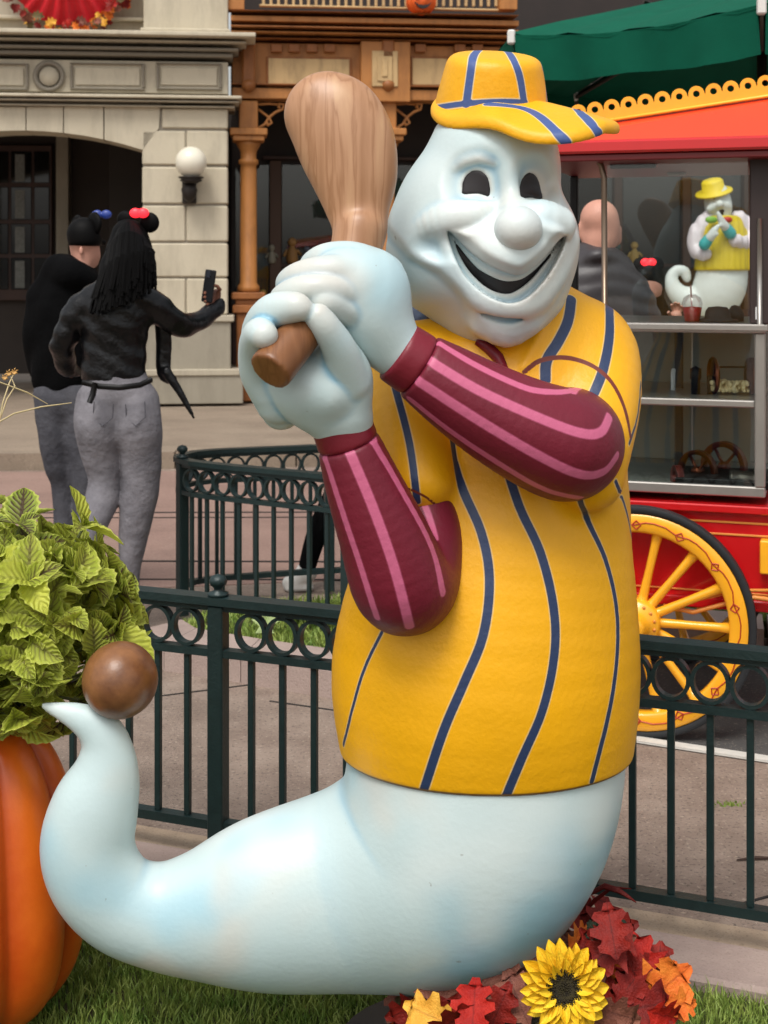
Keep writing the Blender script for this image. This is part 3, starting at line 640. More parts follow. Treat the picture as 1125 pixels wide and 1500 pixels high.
for y0, y1 in ((768, 771), (786, 789), (872, 874.5)): cbox('gold_line', 800, 1490, y0, y1, V0 - .004, V0, M_gold, None, .001)
cbox('yellow_bracket', 1113, 1140, 793, 842, V0 - .05, V0 - .001, M_yel)
u, z = CP(1060, 885, V0 - .05)
mb = MB(CMx); mb.tube([(u + .28, .05, z + .02), (u + .1, .05, z + .03), (u, .05, z - .0), (u - .1, .05, z - .035), (u - .2, .05, z - .02)], .008, 6); mb.tube([(u + .2, .05, z + .06), (u + .05, .05, z + .05), (u - .08, .05, z + .01)], .006, 6); cp('leaf_spring', mb, M_gold)
# steel display case
u1_, zt = CP(1121, 476, V0); u0_ = u1_ - 1.0; zb = CP(1121, 752, V0)[1]; zm = CP(1060, 600, V0)[1]
def fr(name, a, b, v0, v1, z0, z1, m=M_silver, bev=.004, parent=None): mb = MB(CMx); mb.bbox(a, b, v0, v1, z0, z1, bev); return cp(name, mb, m, parent)
zt = 1.405; zb = .822; zm = 1.135; ur = CP(1121, 600, V0)[0]; ul = ur - .80
fr('case_top', ul, ur + .0, V0 - .012, V1, zt - .03, zt); fr('case_top_lip', ul, ur + .01, V0 - .02, V0 - .012, zt - .022, zt - .002)
fr('case_rail', ul, ur, V0, V0 + .03, zb, zb + .035); fr('case_shelf', ul + .03, ur - .034, V0 + .002, V1 - .03, zm - .012, zm + .012); fr('case_floor', ul, ur, V0 + .031, V1, zb, zb + .02, M_int)
for a in (ul, ur - .034): fr('case_post', a, a + .034, V0 - .002, V0 + .032, zb + .035, zt - .03); fr('case_post', a, a + .034, V1 - .034, V1, zb + .02, zt - .03)
fr('case_back', ul + .034, ur - .034, V1 - .02, V1 - .01, zb + .02, zt - .03, M_int); 
for z0, z1 in ((zb + .036, zm - .013), (zm + .013, zt - .031)): fr('glass_pane', ul + .035, ur - .035, V0 + .012, V0 + .016, z0, z1, GLS, .001); fr('glass_pane', ur - .02, ur - .016, V0 + .033, V1 - .035, z0, z1, GLS, .001)
for (xa, ya) in ((1107, 0),): pass
ux = CP(990, 560, V0 + .45)[0]; fr('case_divider', ux, ux + .03, V0 + .4, V0 + .43, zb + .02, zt - .031, mat('dark_mullion', c(52, 44, 38), .5)); ux2 = CP(1014, 560, V0 + .45)[0]; fr('case_divider', ux2, ux2 + .006, V0 + .4, V0 + .42, zb + .02, zt - .031, M_silver)
u, z = CP(988, 565, V0 + .38); mb = MB(CMx); mb.tube([(u, .45, z - .05), (u, .43, z - .04), (u, .43, z + .05), (u, .45, z + .06)], .008, 8); cp('door_handle', mb, mat('white_enamel', c(220), .3))
# popping drum with popcorn
u, z = CP(1045, 550, V0 + .22); dz = z
mb = MB(CMx); mb.lathe([(.062, -.008), (.068, 0), (.062, .008), (.058, 0), (.062, -.008)], (u, .32, dz), 28, (1, .35, 0)); mb.lathe([(.055, 0), (.0001, .001)], (u + .002, .32, dz), 24, (1, .35, 0)); cp('drum_end', mb, M_copper)
mb = MB(CMx); mb.lathe([(.0001, -.02), (.03, -.02), (.05, -.012), (.064, -.01), (.066, .01), (.05, .02), (.0001, .03)], (u + .13, .34, dz), 28, (1, .35, 0)); cp('drum_end', mb, M_copper)
mb = MB(CMx); mb.tube([(u, .33, dz + .03), (u + .12, .35, dz + .03)], .004, 6); mb.tube([(u, .33, dz - .05), (u + .12, .35, dz - .05)], .004, 6); mb.bbox(u - .022, u, .31, .33, zm + .012, dz, .003); mb.bbox(u + .15, u + .17, .33, .35, zm + .012, dz, .003); cp('drum_stand', mb, M_blk)
rg = random.Random(4); mb = MB(CMx)
for k in range(170): x = rg.uniform(-.005, .12); mb.ball((u + x, .33 + rg.uniform(-.035, .035), dz - .05 + rg.random() ** 1.6 * .028), rg.uniform(.006, .011), 6)
o = mb.build('popcorn', mat('popcorn_kernels', c(232, 214, 168), .8), cart); o['kind'] = 'stuff'
mb = MB(CMx); mb.lathe([(.016, 0), (.016, .05), (.02, .055), (.02, .09), (.0001, .1)], (u - .06, .3, zm + .012), 14); cp('salt_shaker', mb, M_blk)
# little steam engine on the lower shelf
def ring(u, z, v, r, t, m, name='flywheel', ax=(.5, 1, 0)):
    mb = MB(CMx); mb.lathe([(r, -.012), (r, .012), (r - t, .01), (r - t, -.01), (r, -.012)], (u, v, z), 32, ax)
    A = Vector(ax).normalized(); e1 = A.cross(Vector((0, 0, 1))).normalized(); e2 = A.cross(e1)
    for k in range(5): w = 2 * math.pi * k / 5 + .4; p = e1 * math.cos(w) + e2 * math.sin(w); mb.tube([(u, v, z), (u + p.x * (r - t), v + p.y * (r - t), z + p.z * (r - t))], .006, 6)
    mb.lathe([(.016, -.02), (.016, .02)], (u, v, z), 12, ax); cp(name, mb, m)
u, z = CP(1022, 690, V0 + .2); ring(u, z, .3, .075, .016, M_copper); u2, z2 = CP(1060, 684, V0 + .3); ring(u2, z2, .42, .09, .02, mat('dark_red_iron', c(92, 34, 26), .45)); u3, z3 = CP(994, 700, V0 + .14); ring(u3, z3, .2, .05, .02, mat('dark_red_iron', c(92, 34, 26), .45), 'flywheel', (1, .4, 0))
mb = MB(CMx); u, z = CP(1000, 700, V0 + .1); mb.tube([(u, .2, z), (u + .17, .2, z)], .005, 8); mb.ball((u, .2, z), .01, 8); mb.ball((u + .11, .2, z), .009, 8); cp('piston_rod', mb, M_brass)
mb = MB(CMx); mb.lathe([(.0001, 0), (.036, 0), (.038, .01), (.034, .015), (.034, .075), (.038, .08), (.038, .09), (.0001, .095)], (u + .16, .2, z), 20, (1, 0, 0)); cp('cylinder', mb, mat('gunmetal', c(74, 70, 64), .4, .7))
mb = MB(CMx); mb.bbox(u - .02, u + .3, .14, .44, zb + .02, zb + .05, .004); mb.bbox(u + .02, u + .06, .16, .2, zb + .05, z - .0, .004); mb.bbox(u + .18, u + .24, .17, .23, zb + .05, z - .03, .004); cp('engine_bed', mb, M_blk)
# roof, posts and upper glass
zr = 1.985
ru0, ru1 = CP(770, 210, V0 - .08)[0], 1.4; rv0, rv1 = V0 - .10, V1 + .12
mb = MB(CMx); mb.bbox(ru0, ru1, rv0, rv1, zr, zr + .045, .008); cp('roof_edge', mb, M_red)
mb = MB(CMx); mb.bbox(ru0 + .02, ru1 - .02, rv0 + .02, rv1 - .02, zr - .025, zr - .001, .004); cp('roof_frame', mb, mat('dark_red_paint', c(110, 16, 20), .4))
q = lambda px, py, v: (CP(px, py, v)[0], v, CP(px, py, v)[1])
# hip of the roof: low at its left corner, rising to the right under a scalloped crest
A0, A1 = (ru0 + .015, rv0 + .015, zr + .046), (ru1 - .015, rv0 + .015, zr + .046)
c0, c1 = q(838, 188, .14), q(1125, 144, .24); dcr = Vector(c1) - Vector(c0); c2 = tuple(Vector(c0) + dcr * 1.9); c2 = (c2[0], c2[1], c2[2])
mb = MB(CMx); vs = [A0, A1, c2, c0]; bk = [(A0[0], rv1 - .02, zr + .046), (A1[0], rv1 - .02, zr + .046), (c2[0], rv1 - .3, c2[2]), (c0[0] + .02, rv1 - .25, c0[2])]
mb.add(vs + bk, [(0, 1, 2, 3), (5, 4, 7, 6), (3, 2, 6, 7), (0, 3, 7, 4), (1, 5, 6, 2)]); cp('roof', mb, M_orr)
dn = dcr.normalized(); L_ = dcr.length * 1.9; sp = .0585; n = int(L_ / sp)
fx = Vector((dn.x, dn.y, 0)).normalized(); nb = Vector((-fx.y, fx.x, 0)); X3 = dn; Z3 = nb.cross(X3) * -1
if Z3.z < 0: Z3 = -Z3
def crest(base, back):
    for i in range(n):
        mb = MB(CMx); o = Vector(base) + X3 * (i + .5) * sp; out = []; inn = []; m = 24
        for j in range(m):
            a = 2 * math.pi * j / m; r_in = .0115; ce = Z3 * .052
            inn.append(o + ce + X3 * math.cos(a) * r_in + Z3 * math.sin(a) * r_in)
            ca_, sa_ = math.cos(a), math.sin(a)
            if sa_ >= -.01: p = o + ce + X3 * ca_ * .0272 + Z3 * sa_ * .0272
            else:
                k = min(.0292 / max(abs(ca_), 1e-6), .052 / abs(sa_)); p = o + ce + X3 * ca_ * k + Z3 * sa_ * k
            out.append(p)
        off = nb * .012; vs = out + inn + [p + off for p in out] + [p + off for p in inn]; fs = []
        for j in range(m):
            j2 = (j + 1) % m; fs += [(j, j2, m + j2, m + j), (2 * m + j2, 2 * m + j, 3 * m + j, 3 * m + j2), (j, 2 * m + j, 2 * m + j2, j2), (m + j, m + j2, 3 * m + j2, 3 * m + j)]
        mb.add(vs, fs); mb.build('scallop', M_yel, cart)
crest(Vector(c0) - nb * .014, 0)
mb = MB(CMx); a = Vector(c0) - nb * .018 + Z3 * .006; mb.tube([a, a + X3 * L_], .006, 6); cp('crest_moulding', mb, mat('crest_gold', c(255, 190, 60), .4))
# curved tube at the left, dark post at the right
mb = MB(CMx); mb.tube([q(886, 480, V0 + .03), q(885, 300, V0 + .03), q(885, 262, V0 + .03), q(881, 243, V0 + .03), q(870, 226, V0 + .03), q(850, 214, V0 + .03), q(828, 207, V0 + .03)], .0105, 10); cp('curved_tube', mb, M_bronze)
mb = MB(CMx); mb.tube([q(1085, 214, V0 + .04), q(1098, 232, V0 + .04), q(1105, 262, V0 + .04), q(1107, 300, V0 + .04)], .009, 8); cp('curved_brace', mb, mat('dark_red_paint', c(110, 16, 20), .4))
a = q(1098, 300, V0 + .02); b = q(1131, 474, V0 + .02); mb = MB(CMx); mb.bbox(a[0], b[0], V0 + .02, V0 + .06, zt, zr - .02, .005); cp('corner_post', mb, mat('dark_brown_post', c(50, 36, 34), .5))
mb = MB(CMx); a = q(1108, 320, V0); mb.tube([(a[0] + .01, V0 + .01, zt), (a[0] + .01, V0 + .01, a[2])], .009, 8); cp('lamp_tube', mb, M_silver)
cbox('blind_roller', 892, 1080, 226, 250, V1 - .1, V1 - .04, M_blk); cbox('blind_roller', 893, 960, 232, 246, V0 + .1, V0 + .14, M_blk); cbox('speaker_box', 977, 1003, 238, 256, V1 - .16, V1 - .11, mat('grey_plastic', c(140, 138, 134), .5))
uA = CP(889, 300, V0 + .03)[0]; uB = CP(1096, 300, V0 + .03)[0]; fr('glass_pane', uA, uB, V0 + .028, V0 + .032, zt + .002, zr - .03, GLS, .001)
for uu in (ul + .02, 1.2): fr('roof_post', uu, uu + .03, V1 - .05, V1 - .02, .9, zr - .025, M_blk)
fr('roof_post', 1.2, 1.23, V0 + .02, V0 + .05, .9, zr - .025, M_blk); 
# white letter on the dark post
cu = bpy.data.curves.new('letter', 'FONT'); cu.body = 'F'; cu.size = .062; cu.extrude = .0008; cu.align_x = 'CENTER'
ob_ = bpy.data.objects.new('tmp', cu); COL.objects.link(ob_); dg = bpy.context.evaluated_depsgraph_get(); me = bpy.data.meshes.new_from_object(ob_.evaluated_get(dg)); bpy.data.objects.remove(ob_)
me.transform(CMx @ Matrix.Translation((q(1111, 466, V0 + .015)[0], V0 + .0185, q(1111, 468, V0 + .015)[2])) @ Matrix.Rotation(R(90), 4, 'X')); link_mesh('letter', me, mat('white_letter', c(226), .5), cart)
# things standing on the counter
cupt = thing('drink_cup', 'clear domed cup of red drink with a straw on the popcorn cart counter', 'cup', tuple(CMx @ Vector((q(1014, 474, V0 + .12)[0], V0 + .12, zt))))
uc = q(1014, 474, V0 + .12)[0]
mb = MB(CMx); mb.lathe([(.026, .001), (.034, .055), (.036, .06), (.036, .064), (.03, .085), (.012, .097)], (uc, V0 + .12, zt), 24); mb.build('cup', glass_mat('cup_plastic', (.95, .93, .93, 1), .3, .08), cupt)
mb = MB(CMx); mb.lathe([(.0001, .003), (.025, .003), (.0335, .052), (.0001, .055)], (uc, V0 + .12, zt), 24); mb.build('drink', mat('red_slush', c(176, 20, 34), .3, 0, 40, .4), cupt)
mb = MB(CMx); mb.tube([(uc, V0 + .12, zt + .01), (uc - .005, V0 + .12, zt + .13)], .003, 6); mb.build('straw', mat('straw', c(214, 170, 170), .5), cupt)
uh = q(1055, 474, V0 + .12)[0]; hat = MB(CMx); hat.lathe([(.062, .001), (.06, .01), (.04, .014), (.036, .04), (.028, .052), (.0001, .056)], (uh - .01, V0 + .14, zt), 24, None, True, 1.15, .9); hat.lathe([(.03, .0), (.03, .03), (.012, .055), (.0001, .058)], (uh + .045, V0 + .2, zt + .001), 16)
tag(hat.build('cap', mat('black_cloth', c(26, 26, 30), .8)), 'crumpled black cap lying on the popcorn cart counter beside the cup', 'cap')

# ---------------------------------------------------------------- people
def WP(rows, D):                     # (px, py, extra depth in m, radius in px) -> metres
    return [tuple(P(x, y, D + d)) + (r * D / 2000,) for x, y, d, r in rows]
def sdf_part(name, f, lo, hi, cell, m, parent, attrs=None):
    v, q = nets(f, lo, hi, cell); return link_mesh(name, np_mesh(name, v, q), m, parent)
def chains(name, rows, D, k, m, parent, cell=.011, sq=1.0, extra=None):
    if name == 'body': rows = [([(x, y, d, r * (.58 if y > YN and r > 9.5 else 1)) for x, y, d, r in q], s) for q, s in rows]
    T = [(WP(r, D), s) for r, s in rows]
    def f(Q):
        d = None
        for t, s in T: e = tubef(Q, t, 4, s); d = e if d is None else smin(d, e, k)
        return extra(Q, d) if extra else d
    a = np.array([p for t, s in T for p in t]); r = a[:, 3:].max() + .04
    return sdf_part(name, f, a[:, :3].min(0) - r, a[:, :3].max(0) + r, cell, m, parent)
M_skin = mat('skin', c(200, 146, 126), .55, 0, 20, .08); M_skin2 = mat('skin_brown', c(120, 76, 58), .5, 0, 20, .08)
M_leather = mat('black_leather', c(13, 13, 15), .3, 0, 14, .3, None, .9, 20, .35); M_hoodie = mat('black_fleece', c(9, 9, 10), .95, 0, 10, .2, None, .5, 30, .08)
M_jean = mat('grey_denim', c(94, 92, 97), .9, 0, 6, .22, c(138, 135, 140), .7, 34, .2); M_jean2 = mat('dark_grey_denim', c(62, 62, 68), .9, 0, 6, .3, c(92, 92, 98), .7, 34, .2)
M_hair = mat('black_hair', c(5, 4, 4), .6, spec=.12); M_shoe = mat('shoe_black', c(24, 24, 26), .5); M_sneak = mat('white_sneaker', c(205, 203, 198), .6, 0, 20, .06)
def folds(amp, sc, seed=0.):
    def e(Q, d): return d + amp * (np.sin(Q[:, 2] * sc + 3 * np.sin(Q[:, 0] * 14 + seed)) * np.cos(Q[:, 0] * sc * .45 + seed) )
    return e
# woman photographing, seen from behind
WD = 5.92; YN = 408; W = thing('person', 'woman with long black braids and black leather jacket holding up a phone', 'person', (-1.14, WD, 0))
chains('body', [([(188, 352, .02, 17), (186, 370, .02, 15), (180, 400, 0, 11), (174, 440, 0, 30), (170, 520, 0, 34), (170, 590, 0, 36)], 1), ([(150, 600, 0, 26), (152, 700, -.01, 18), (134, 780, -.1, 11), (120, 905, -.14, 9)], 1), ([(198, 600, 0, 26), (205, 700, 0, 18), (190, 825, 0, 11), (188, 912, 0, 9)], 1),
                ([(215, 440, 0, 14), (262, 478, .1, 11), (306, 462, .3, 8), (316, 440, .32, 7), (318, 428, .32, 7)], 1), ([(125, 440, 0, 14), (92, 505, .02, 11), (104, 545, .16, 9)], 1)], WD, .03, M_skin2, W, .01)
def fingers(base, tips, D, r, m, parent):
    mb = MB()
    for t in tips: mb.tube([P(*base[:2], D + base[2])] + [P(x, y, D + d) for x, y, d in t], [r, r, r * .95, r * .75][:len(t) + 1], 6)
    return mb.build('fingers', m, parent)
fingers((317, 432, .31), [[(308, 426, .29), (302, 427, .27), (299, 431, .26)], [(309, 431, .29), (302, 433, .27), (299, 437, .26)], [(310, 437, .29), (303, 439, .27), (300, 443, .26)], [(311, 443, .29), (305, 445, .27), (302, 448, .26)], [(322, 424, .28), (318, 419, .27), (312, 418, .26)]], WD, .0095, M_skin2, W)
def jeans_x(Q, d):
    d = folds(.0014, 44)(Q, d); cx = -1.14 - (WD - 5.92)
    return d
chains('jeans', [([(148, 590, .0, 37), (147, 622, -.03, 38), (149, 660, -.01, 31), (154, 700, .0, 25), (150, 730, -.02, 25), (137, 765, -.08, 22), (124, 815, -.12, 17), (120, 895, -.14, 14)], 1), ([(197, 590, 0, 36), (200, 622, -.03, 37), (206, 662, -.01, 31), (206, 710, 0, 28), (201, 745, 0, 26), (195, 790, 0, 21), (189, 840, 0, 16), (188, 900, 0, 14)], 1), ([(170, 560, 0, 46), (174, 578, 0, 50)], .75)], WD, .007, M_jean, W, .008, 1, jeans_x)
mb = MB()
for (a, b) in (((150, 575), (151, 597)), ((196, 574), (196, 596))): pass
mb.tube([P(121, 560, WD - .13), P(145, 566, WD - .175), P(175, 568, WD - .185), P(205, 564, WD - .16), P(222, 556, WD - .1)], .0075, 6, True, 1.8); mb.build('belt', M_blk, W)
mb = MB(); mb.tube([P(139, 562, WD - .18), P(136, 578, WD - .2), P(131, 590, WD - .2)], [.013, .014, .012], 6); mb.build('belt_strap', M_blk, W)
M_seam = mat('denim_seam', c(84, 82, 88), .9)
for pts in ([(138, 588), (136, 612), (150, 624), (165, 612), (166, 592)], [(184, 592), (185, 612), (199, 624), (213, 611), (212, 588)]):
    mb = MB(); mb.tube([P(x, y, WD - .142 + .012 * abs(x - 150 if x < 172 else x - 199) / 14) for x, y in pts], .0022, 4); mb.build('pocket_seam', M_seam, W)
chains('jacket', [([(174, 432, 0, 40), (170, 462, 0, 52), (168, 500, 0, 48), (167, 532, 0, 48), (167, 546, 0, 49)], .72), ([(135, 442, 0, 24), (118, 452, 0, 23), (103, 478, .0, 20), (91, 507, .02, 19), (97, 535, .1, 16), (108, 548, .18, 14)], 1), ([(205, 440, 0, 24), (228, 448, .02, 23), (252, 468, .06, 20), (268, 477, .12, 19), (292, 470, .22, 16), (316, 452, .31, 13.5), (321, 446, .32, 12.5)], 1)], WD, .03, M_leather, W, .0085, 1,
       lambda Q, d: np.maximum(d + .006 * np.abs(np.sin(Q[:, 2] * 24 + 2.5 * np.sin(Q[:, 0] * 11 + 1))) * np.abs(np.cos(Q[:, 0] * 15 + Q[:, 2] * 5)) + .003 * np.sin(Q[:, 2] * 70 + Q[:, 0] * 40), -(Q[:, 2] - (1.6 - (556 - 390) / 2000 * WD))))
chains('jacket_front', [([(236, 452, .06, 12), (240, 500, .08, 12), (240, 545, .08, 11), (252, 556, .08, 8)], .6), ([(244, 545, .06, 8), (262, 572, .06, 6), (275, 595, .06, 4.5), (284, 612, .06, 2.5)], .7)], WD, .01, M_leather, W, .007)
chains('shoe', [([(120, 912, -.14, 12), (120, 918, -.2, 11), (119, 922, -.02, 10)], .9)], WD, .02, M_shoe, W, .012); chains('shoe', [([(188, 915, -.08, 12), (188, 918, 0, 12), (190, 922, .12, 11)], .9)], WD, .02, M_shoe, W, .012)
chains('hair', [([(188, 345, 0, 25), (190, 358, 0, 31), (188, 380, -.01, 36), (184, 405, -.05, 36)], .85), ([(180, 395, -.07, 34), (172, 422, -.11, 28)], .6)], WD, .03, M_hair, W, .012, 1, lambda Q, d: d - .004 * np.sin(Q[:, 0] * 260))
mb = MB(); rg = random.Random(11)
for k in range(230):
    cx = 189; t = rg.uniform(-1, 1); x = cx + 31 * t; dy = -(.03 + .1 * math.sqrt(max(0, 1 - t * t))) * rg.uniform(.85, 1.08)
    ln = (440 - 18 * t + rg.uniform(-26, 8)) if t < .5 else rg.uniform(385, 432); sx = cx - 5 + 45 * t - (6 if t < 0 else 2) * abs(t); y0 = 352 - (1 - t * t) * 26
    mb.tube([P(cx + 22 * t, y0, WD + dy * .55), P(x, y0 + 14, WD + dy), P(cx - 2 + 39 * t, (y0 + ln) / 2, WD + dy * 1.2 - .02), P(sx + rg.uniform(-4, 3), ln, WD + dy * 1.15 - .05)], [.009, .010, .009, .006], 5)
o = mb.build('braids', M_hair, W); o['kind'] = 'stuff'
def ears(W, D, ce, rr, bow, bcol, es, bx):
    hb = None
    for i, (x, y, d, r) in enumerate(ce):
        mb = MB(); p = P(x, y, D + d); mb.lathe([(.001, -.009), (r * .8, -.012), (r, 0), (r * .8, .012), (.001, .009)], tuple(p), 24, rr); mb.build('round_ear', M_hair, W)
    mb = MB(); x, y, d = bow
    for sx in (-1, 1): a = P(x + sx * bx, y, D + d); mb.ball(tuple(P(x + sx * bx * .55, y, D + d)), .024, 12, 1.1, .6, .9)
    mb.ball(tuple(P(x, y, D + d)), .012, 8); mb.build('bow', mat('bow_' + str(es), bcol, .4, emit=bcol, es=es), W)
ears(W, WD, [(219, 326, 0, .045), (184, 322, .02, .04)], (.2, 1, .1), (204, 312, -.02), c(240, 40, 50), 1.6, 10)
mb = MB(Matrix.Translation(P(306, 419, WD + .265)) @ Matrix.Rotation(R(8), 4, 'Y') @ Matrix.Rotation(R(-14), 4, 'Z')); mb.bbox(-.026, .026, -.006, .006, -.074, .074, .006); ph = mb.build('phone', mat('phone_black', c(24, 25, 28), .3)); tag(ph, 'black phone held up by the woman with braids', 'phone')
mb = MB(Matrix.Translation(P(306, 419, WD + .265)) @ Matrix.Rotation(R(8), 4, 'Y') @ Matrix.Rotation(R(-14), 4, 'Z')); mb.bbox(-.018, .002, -.0085, -.0061, .036, .066, .001); mb.build('camera_bump', mat('phone_lens', c(50, 52, 58), .15), ph)
# man beside her
MD = 6.5; YN = 400; Mn = thing('person', 'man in black hooded jacket, grey jeans and black cap beside the woman with braids', 'person', (-1.5, MD, 0))
def faceit(Q, d): return d
chains('body', [([(122, 352, 0, 21), (124, 366, .02, 21), (120, 392, 0, 14), (100, 430, 0, 26), (95, 520, 0, 34), (96, 580, 0, 34)], 1), ([(130, 372, .03, 15), (133, 382, .04, 12)], 1), ([(141, 371, .03, 4), (143, 376, .03, 4)], 1), ([(118, 364, -.035, 4), (119, 374, -.035, 4)], .6), ([(80, 590, 0, 20), (84, 690, .0, 12), (94, 800, .02, 9), (95, 868, .04, 8)], 1), ([(115, 590, 0, 20), (124, 690, 0, 13), (124, 800, 0, 9), (124, 872, 0, 8)], 1), ([(135, 430, .02, 14), (146, 480, .08, 11), (158, 470, .22, 8)], 1)], MD, .02, M_skin, Mn, .009)
fingers((158, 470, .22), [[(162, 462, .24), (163, 457, .26)], [(160, 460, .25), (160, 454, .27)], [(157, 459, .25), (156, 453, .27)], [(154, 460, .25), (153, 455, .27)], [(163, 468, .2), (165, 463, .2)]], MD, .008, M_skin, Mn)
chains('hooded_jacket', [([(98, 408, 0, 34), (94, 440, 0, 48), (94, 490, 0, 50), (93, 535, 0, 47), (93, 552, 0, 45)], .72), ([(88, 396, -.02, 24), (104, 402, -.08, 22), (122, 410, -.02, 22), (128, 404, .06, 16)], 1), ([(60, 438, 0, 22), (53, 480, 0, 19), (52, 525, .04, 16), (60, 550, .1, 13)], 1), ([(128, 436, 0, 22), (142, 478, .06, 18), (156, 472, .2, 14)], 1)], MD, .03, M_hoodie, Mn, .011, 1, folds(.006, 26, .4))
chains('jeans', [([(78, 580, 0, 29), (80, 630, 0, 25), (84, 680, .01, 20), (92, 710, .03, 17), (94, 780, .03, 15), (95, 858, .03, 15)], 1), ([(114, 580, 0, 29), (118, 640, 0, 25), (124, 700, 0, 21), (127, 750, 0, 19), (125, 860, 0, 16)], 1), ([(94, 565, 0, 40), (97, 580, 0, 42)], .75)], MD, .02, M_jean2, Mn, .011, 1, folds(.0022, 40, 2))
for x, d in ((94, .03), (124, 0)): chains('shoe', [([(x, 868, d - .06, 12), (x + 2, 872, d + .02, 12), (x + 4, 876, d + .14, 10)], 1)], MD, .02, M_shoe, Mn, .014)
chains('cap', [([(123, 343, .0, 25), (124, 350, 0, 25)], .95), ([(140, 352, .04, 7), (152, 356, .07, 5)], 1)], MD, .02, M_hair, Mn, .011, 1, lambda Q, d: np.maximum(d, -(Q[:, 2] - (1.6 - (361 - 390) / 2000 * MD))))
mb = MB(); mb.ball(tuple(P(118, 369, MD - .055)), .0001, 6); 
mb2 = MB(); mb2.ball(tuple(P(119, 367, MD - .06)), .014, 10, .7, .5, 1.5); mb2.build('ear', M_skin, Mn)
ears(Mn, MD, [(138, 328, -.02, .058), (114, 330, .06, .05)], (.9, 1, 0), (149, 314, -.01), c(40, 60, 130), .2, 12)
# bald man behind the cart
BD = 6.15; YN = 380; Bm = thing('person', 'bald man in a dark quilted jacket seen from behind through the popcorn cart', 'person', (.955, BD, 0))
chains('body', [([(878, 320, 0, 28), (880, 336, .01, 28), (877, 358, 0, 24), (873, 385, 0, 20), (872, 430, 0, 50), (872, 560, 0, 48), (872, 640, 0, 46)], 1), ([(900, 350, .05, 12), (905, 344, .07, 6)], 1), ([(850, 334, 0, 7), (851, 346, 0, 5)], .6), ([(906, 336, .03, 6), (905, 346, .03, 5)], .6), ([(866, 372, -.06, 5), (886, 373, -.06, 5)], 1), ([(855, 660, 0, 26), (857, 760, 0, 18), (858, 895, 0, 13)], 1), ([(890, 660, 0, 26), (892, 760, 0, 18), (894, 895, 0, 13)], 1), ([(930, 430, 0, 18), (948, 520, .05, 14), (934, 470, .25, 12), (928, 462, .25, 12)], 1)], BD, .02, M_skin, Bm, .011)
fingers((930, 466, .25), [[(924, 456, .25), (920, 452, .22)], [(928, 453, .26), (925, 448, .22)], [(933, 453, .26), (931, 448, .22)], [(937, 456, .26), (938, 451, .22)], [(938, 466, .22), (944, 462, .2)]], BD, .009, M_skin, Bm)
chains('quilted_jacket', [([(873, 388, 0, 34), (872, 410, 0, 54), (870, 450, 0, 70), (870, 520, 0, 70), (870, 610, 0, 68)], .68), ([(845, 405, 0, 28), (815, 440, 0, 28), (800, 500, 0, 25), (802, 560, .08, 22)], 1), ([(900, 405, 0, 28), (928, 436, 0, 27), (950, 500, .03, 24), (942, 486, .16, 20)], 1), ([(852, 378, 0, 10), (862, 376, -.06, 11), (876, 374, -.09, 11), (892, 377, -.05, 11), (900, 381, .02, 10)], 1)], BD, .03, mat('quilted_nylon', c(58, 54, 56), .45, 0, 9, .15), Bm, .012, 1, lambda Q, d: d - .011 * np.abs(np.sin(Q[:, 2] * 42 + Q[:, 0] * 2 + .6 * np.sin(Q[:, 0] * 17))))
chains('trousers', [([(852, 625, 0, 36), (856, 700, 0, 27), (858, 780, 0, 22), (858, 895, 0, 19)], 1), ([(892, 625, 0, 36), (892, 700, 0, 27), (894, 780, 0, 22), (894, 895, 0, 19)], 1)], BD, .02, M_jean2, Bm, .014)
for x in (858, 894): chains('shoe', [([(x, 900, -.06, 14), (x, 903, .14, 12)], 1)], BD, .02, M_shoe, Bm, .016)
# customer beyond the cart
KD = 7.2; YN = 450; Kn = thing('person', 'dark haired person in black with a glowing red bow behind the popcorn cart glass', 'person', (1.39, KD, 0))
chains('body', [([(950, 412, 0, 21), (950, 424, 0, 20), (950, 440, 0, 14), (950, 480, 0, 34), (950, 600, 0, 36)], 1), ([(938, 610, 0, 20), (938, 840, 0, 12)], 1), ([(962, 610, 0, 20), (962, 840, 0, 12)], 1), ([(972, 480, 0, 14), (994, 500, -.1, 11), (990, 462, -.25, 9)], 1)], KD, .02, M_skin, Kn, .013)
fingers((991, 462, -.25), [[(986, 452, -.26), (984, 446, -.27)], [(990, 450, -.26), (989, 443, -.27)], [(994, 451, -.26), (994, 444, -.27)], [(998, 454, -.26), (999, 448, -.27)], [(983, 462, -.27), (979, 457, -.28)]], KD, .009, M_skin, Kn)
chains('coat', [([(950, 452, 0, 28), (950, 500, 0, 42), (950, 600, 0, 42), (950, 680, 0, 40)], .7), ([(918, 480, 0, 20), (910, 560, 0, 16)], 1), ([(978, 478, 0, 20), (996, 508, -.08, 16), (992, 480, -.2, 13)], 1)], KD, .03, M_hoodie, Kn, .014)
chains('trousers', [([(936, 670, 0, 24), (938, 820, 0, 16)], 1), ([(964, 670, 0, 24), (962, 820, 0, 16)], 1)], KD, .02, M_hoodie, Kn, .016); 
for x in (938, 962): chains('shoe', [([(x, 828, -.08, 11), (x, 827, .12, 11)], 1)], KD, .02, M_shoe, Kn, .016)
chains('hair', [([(950, 408, .01, 24), (950, 425, .04, 24), (950, 450, .06, 22)], 1)], KD, .02, M_hair, Kn, .013); ears(Kn, KD, [(938, 388, 0, .04), (962, 388, 0, .04)], (0, 1, 0), (950, 384, -.03), c(240, 40, 50), 1.6, 8)
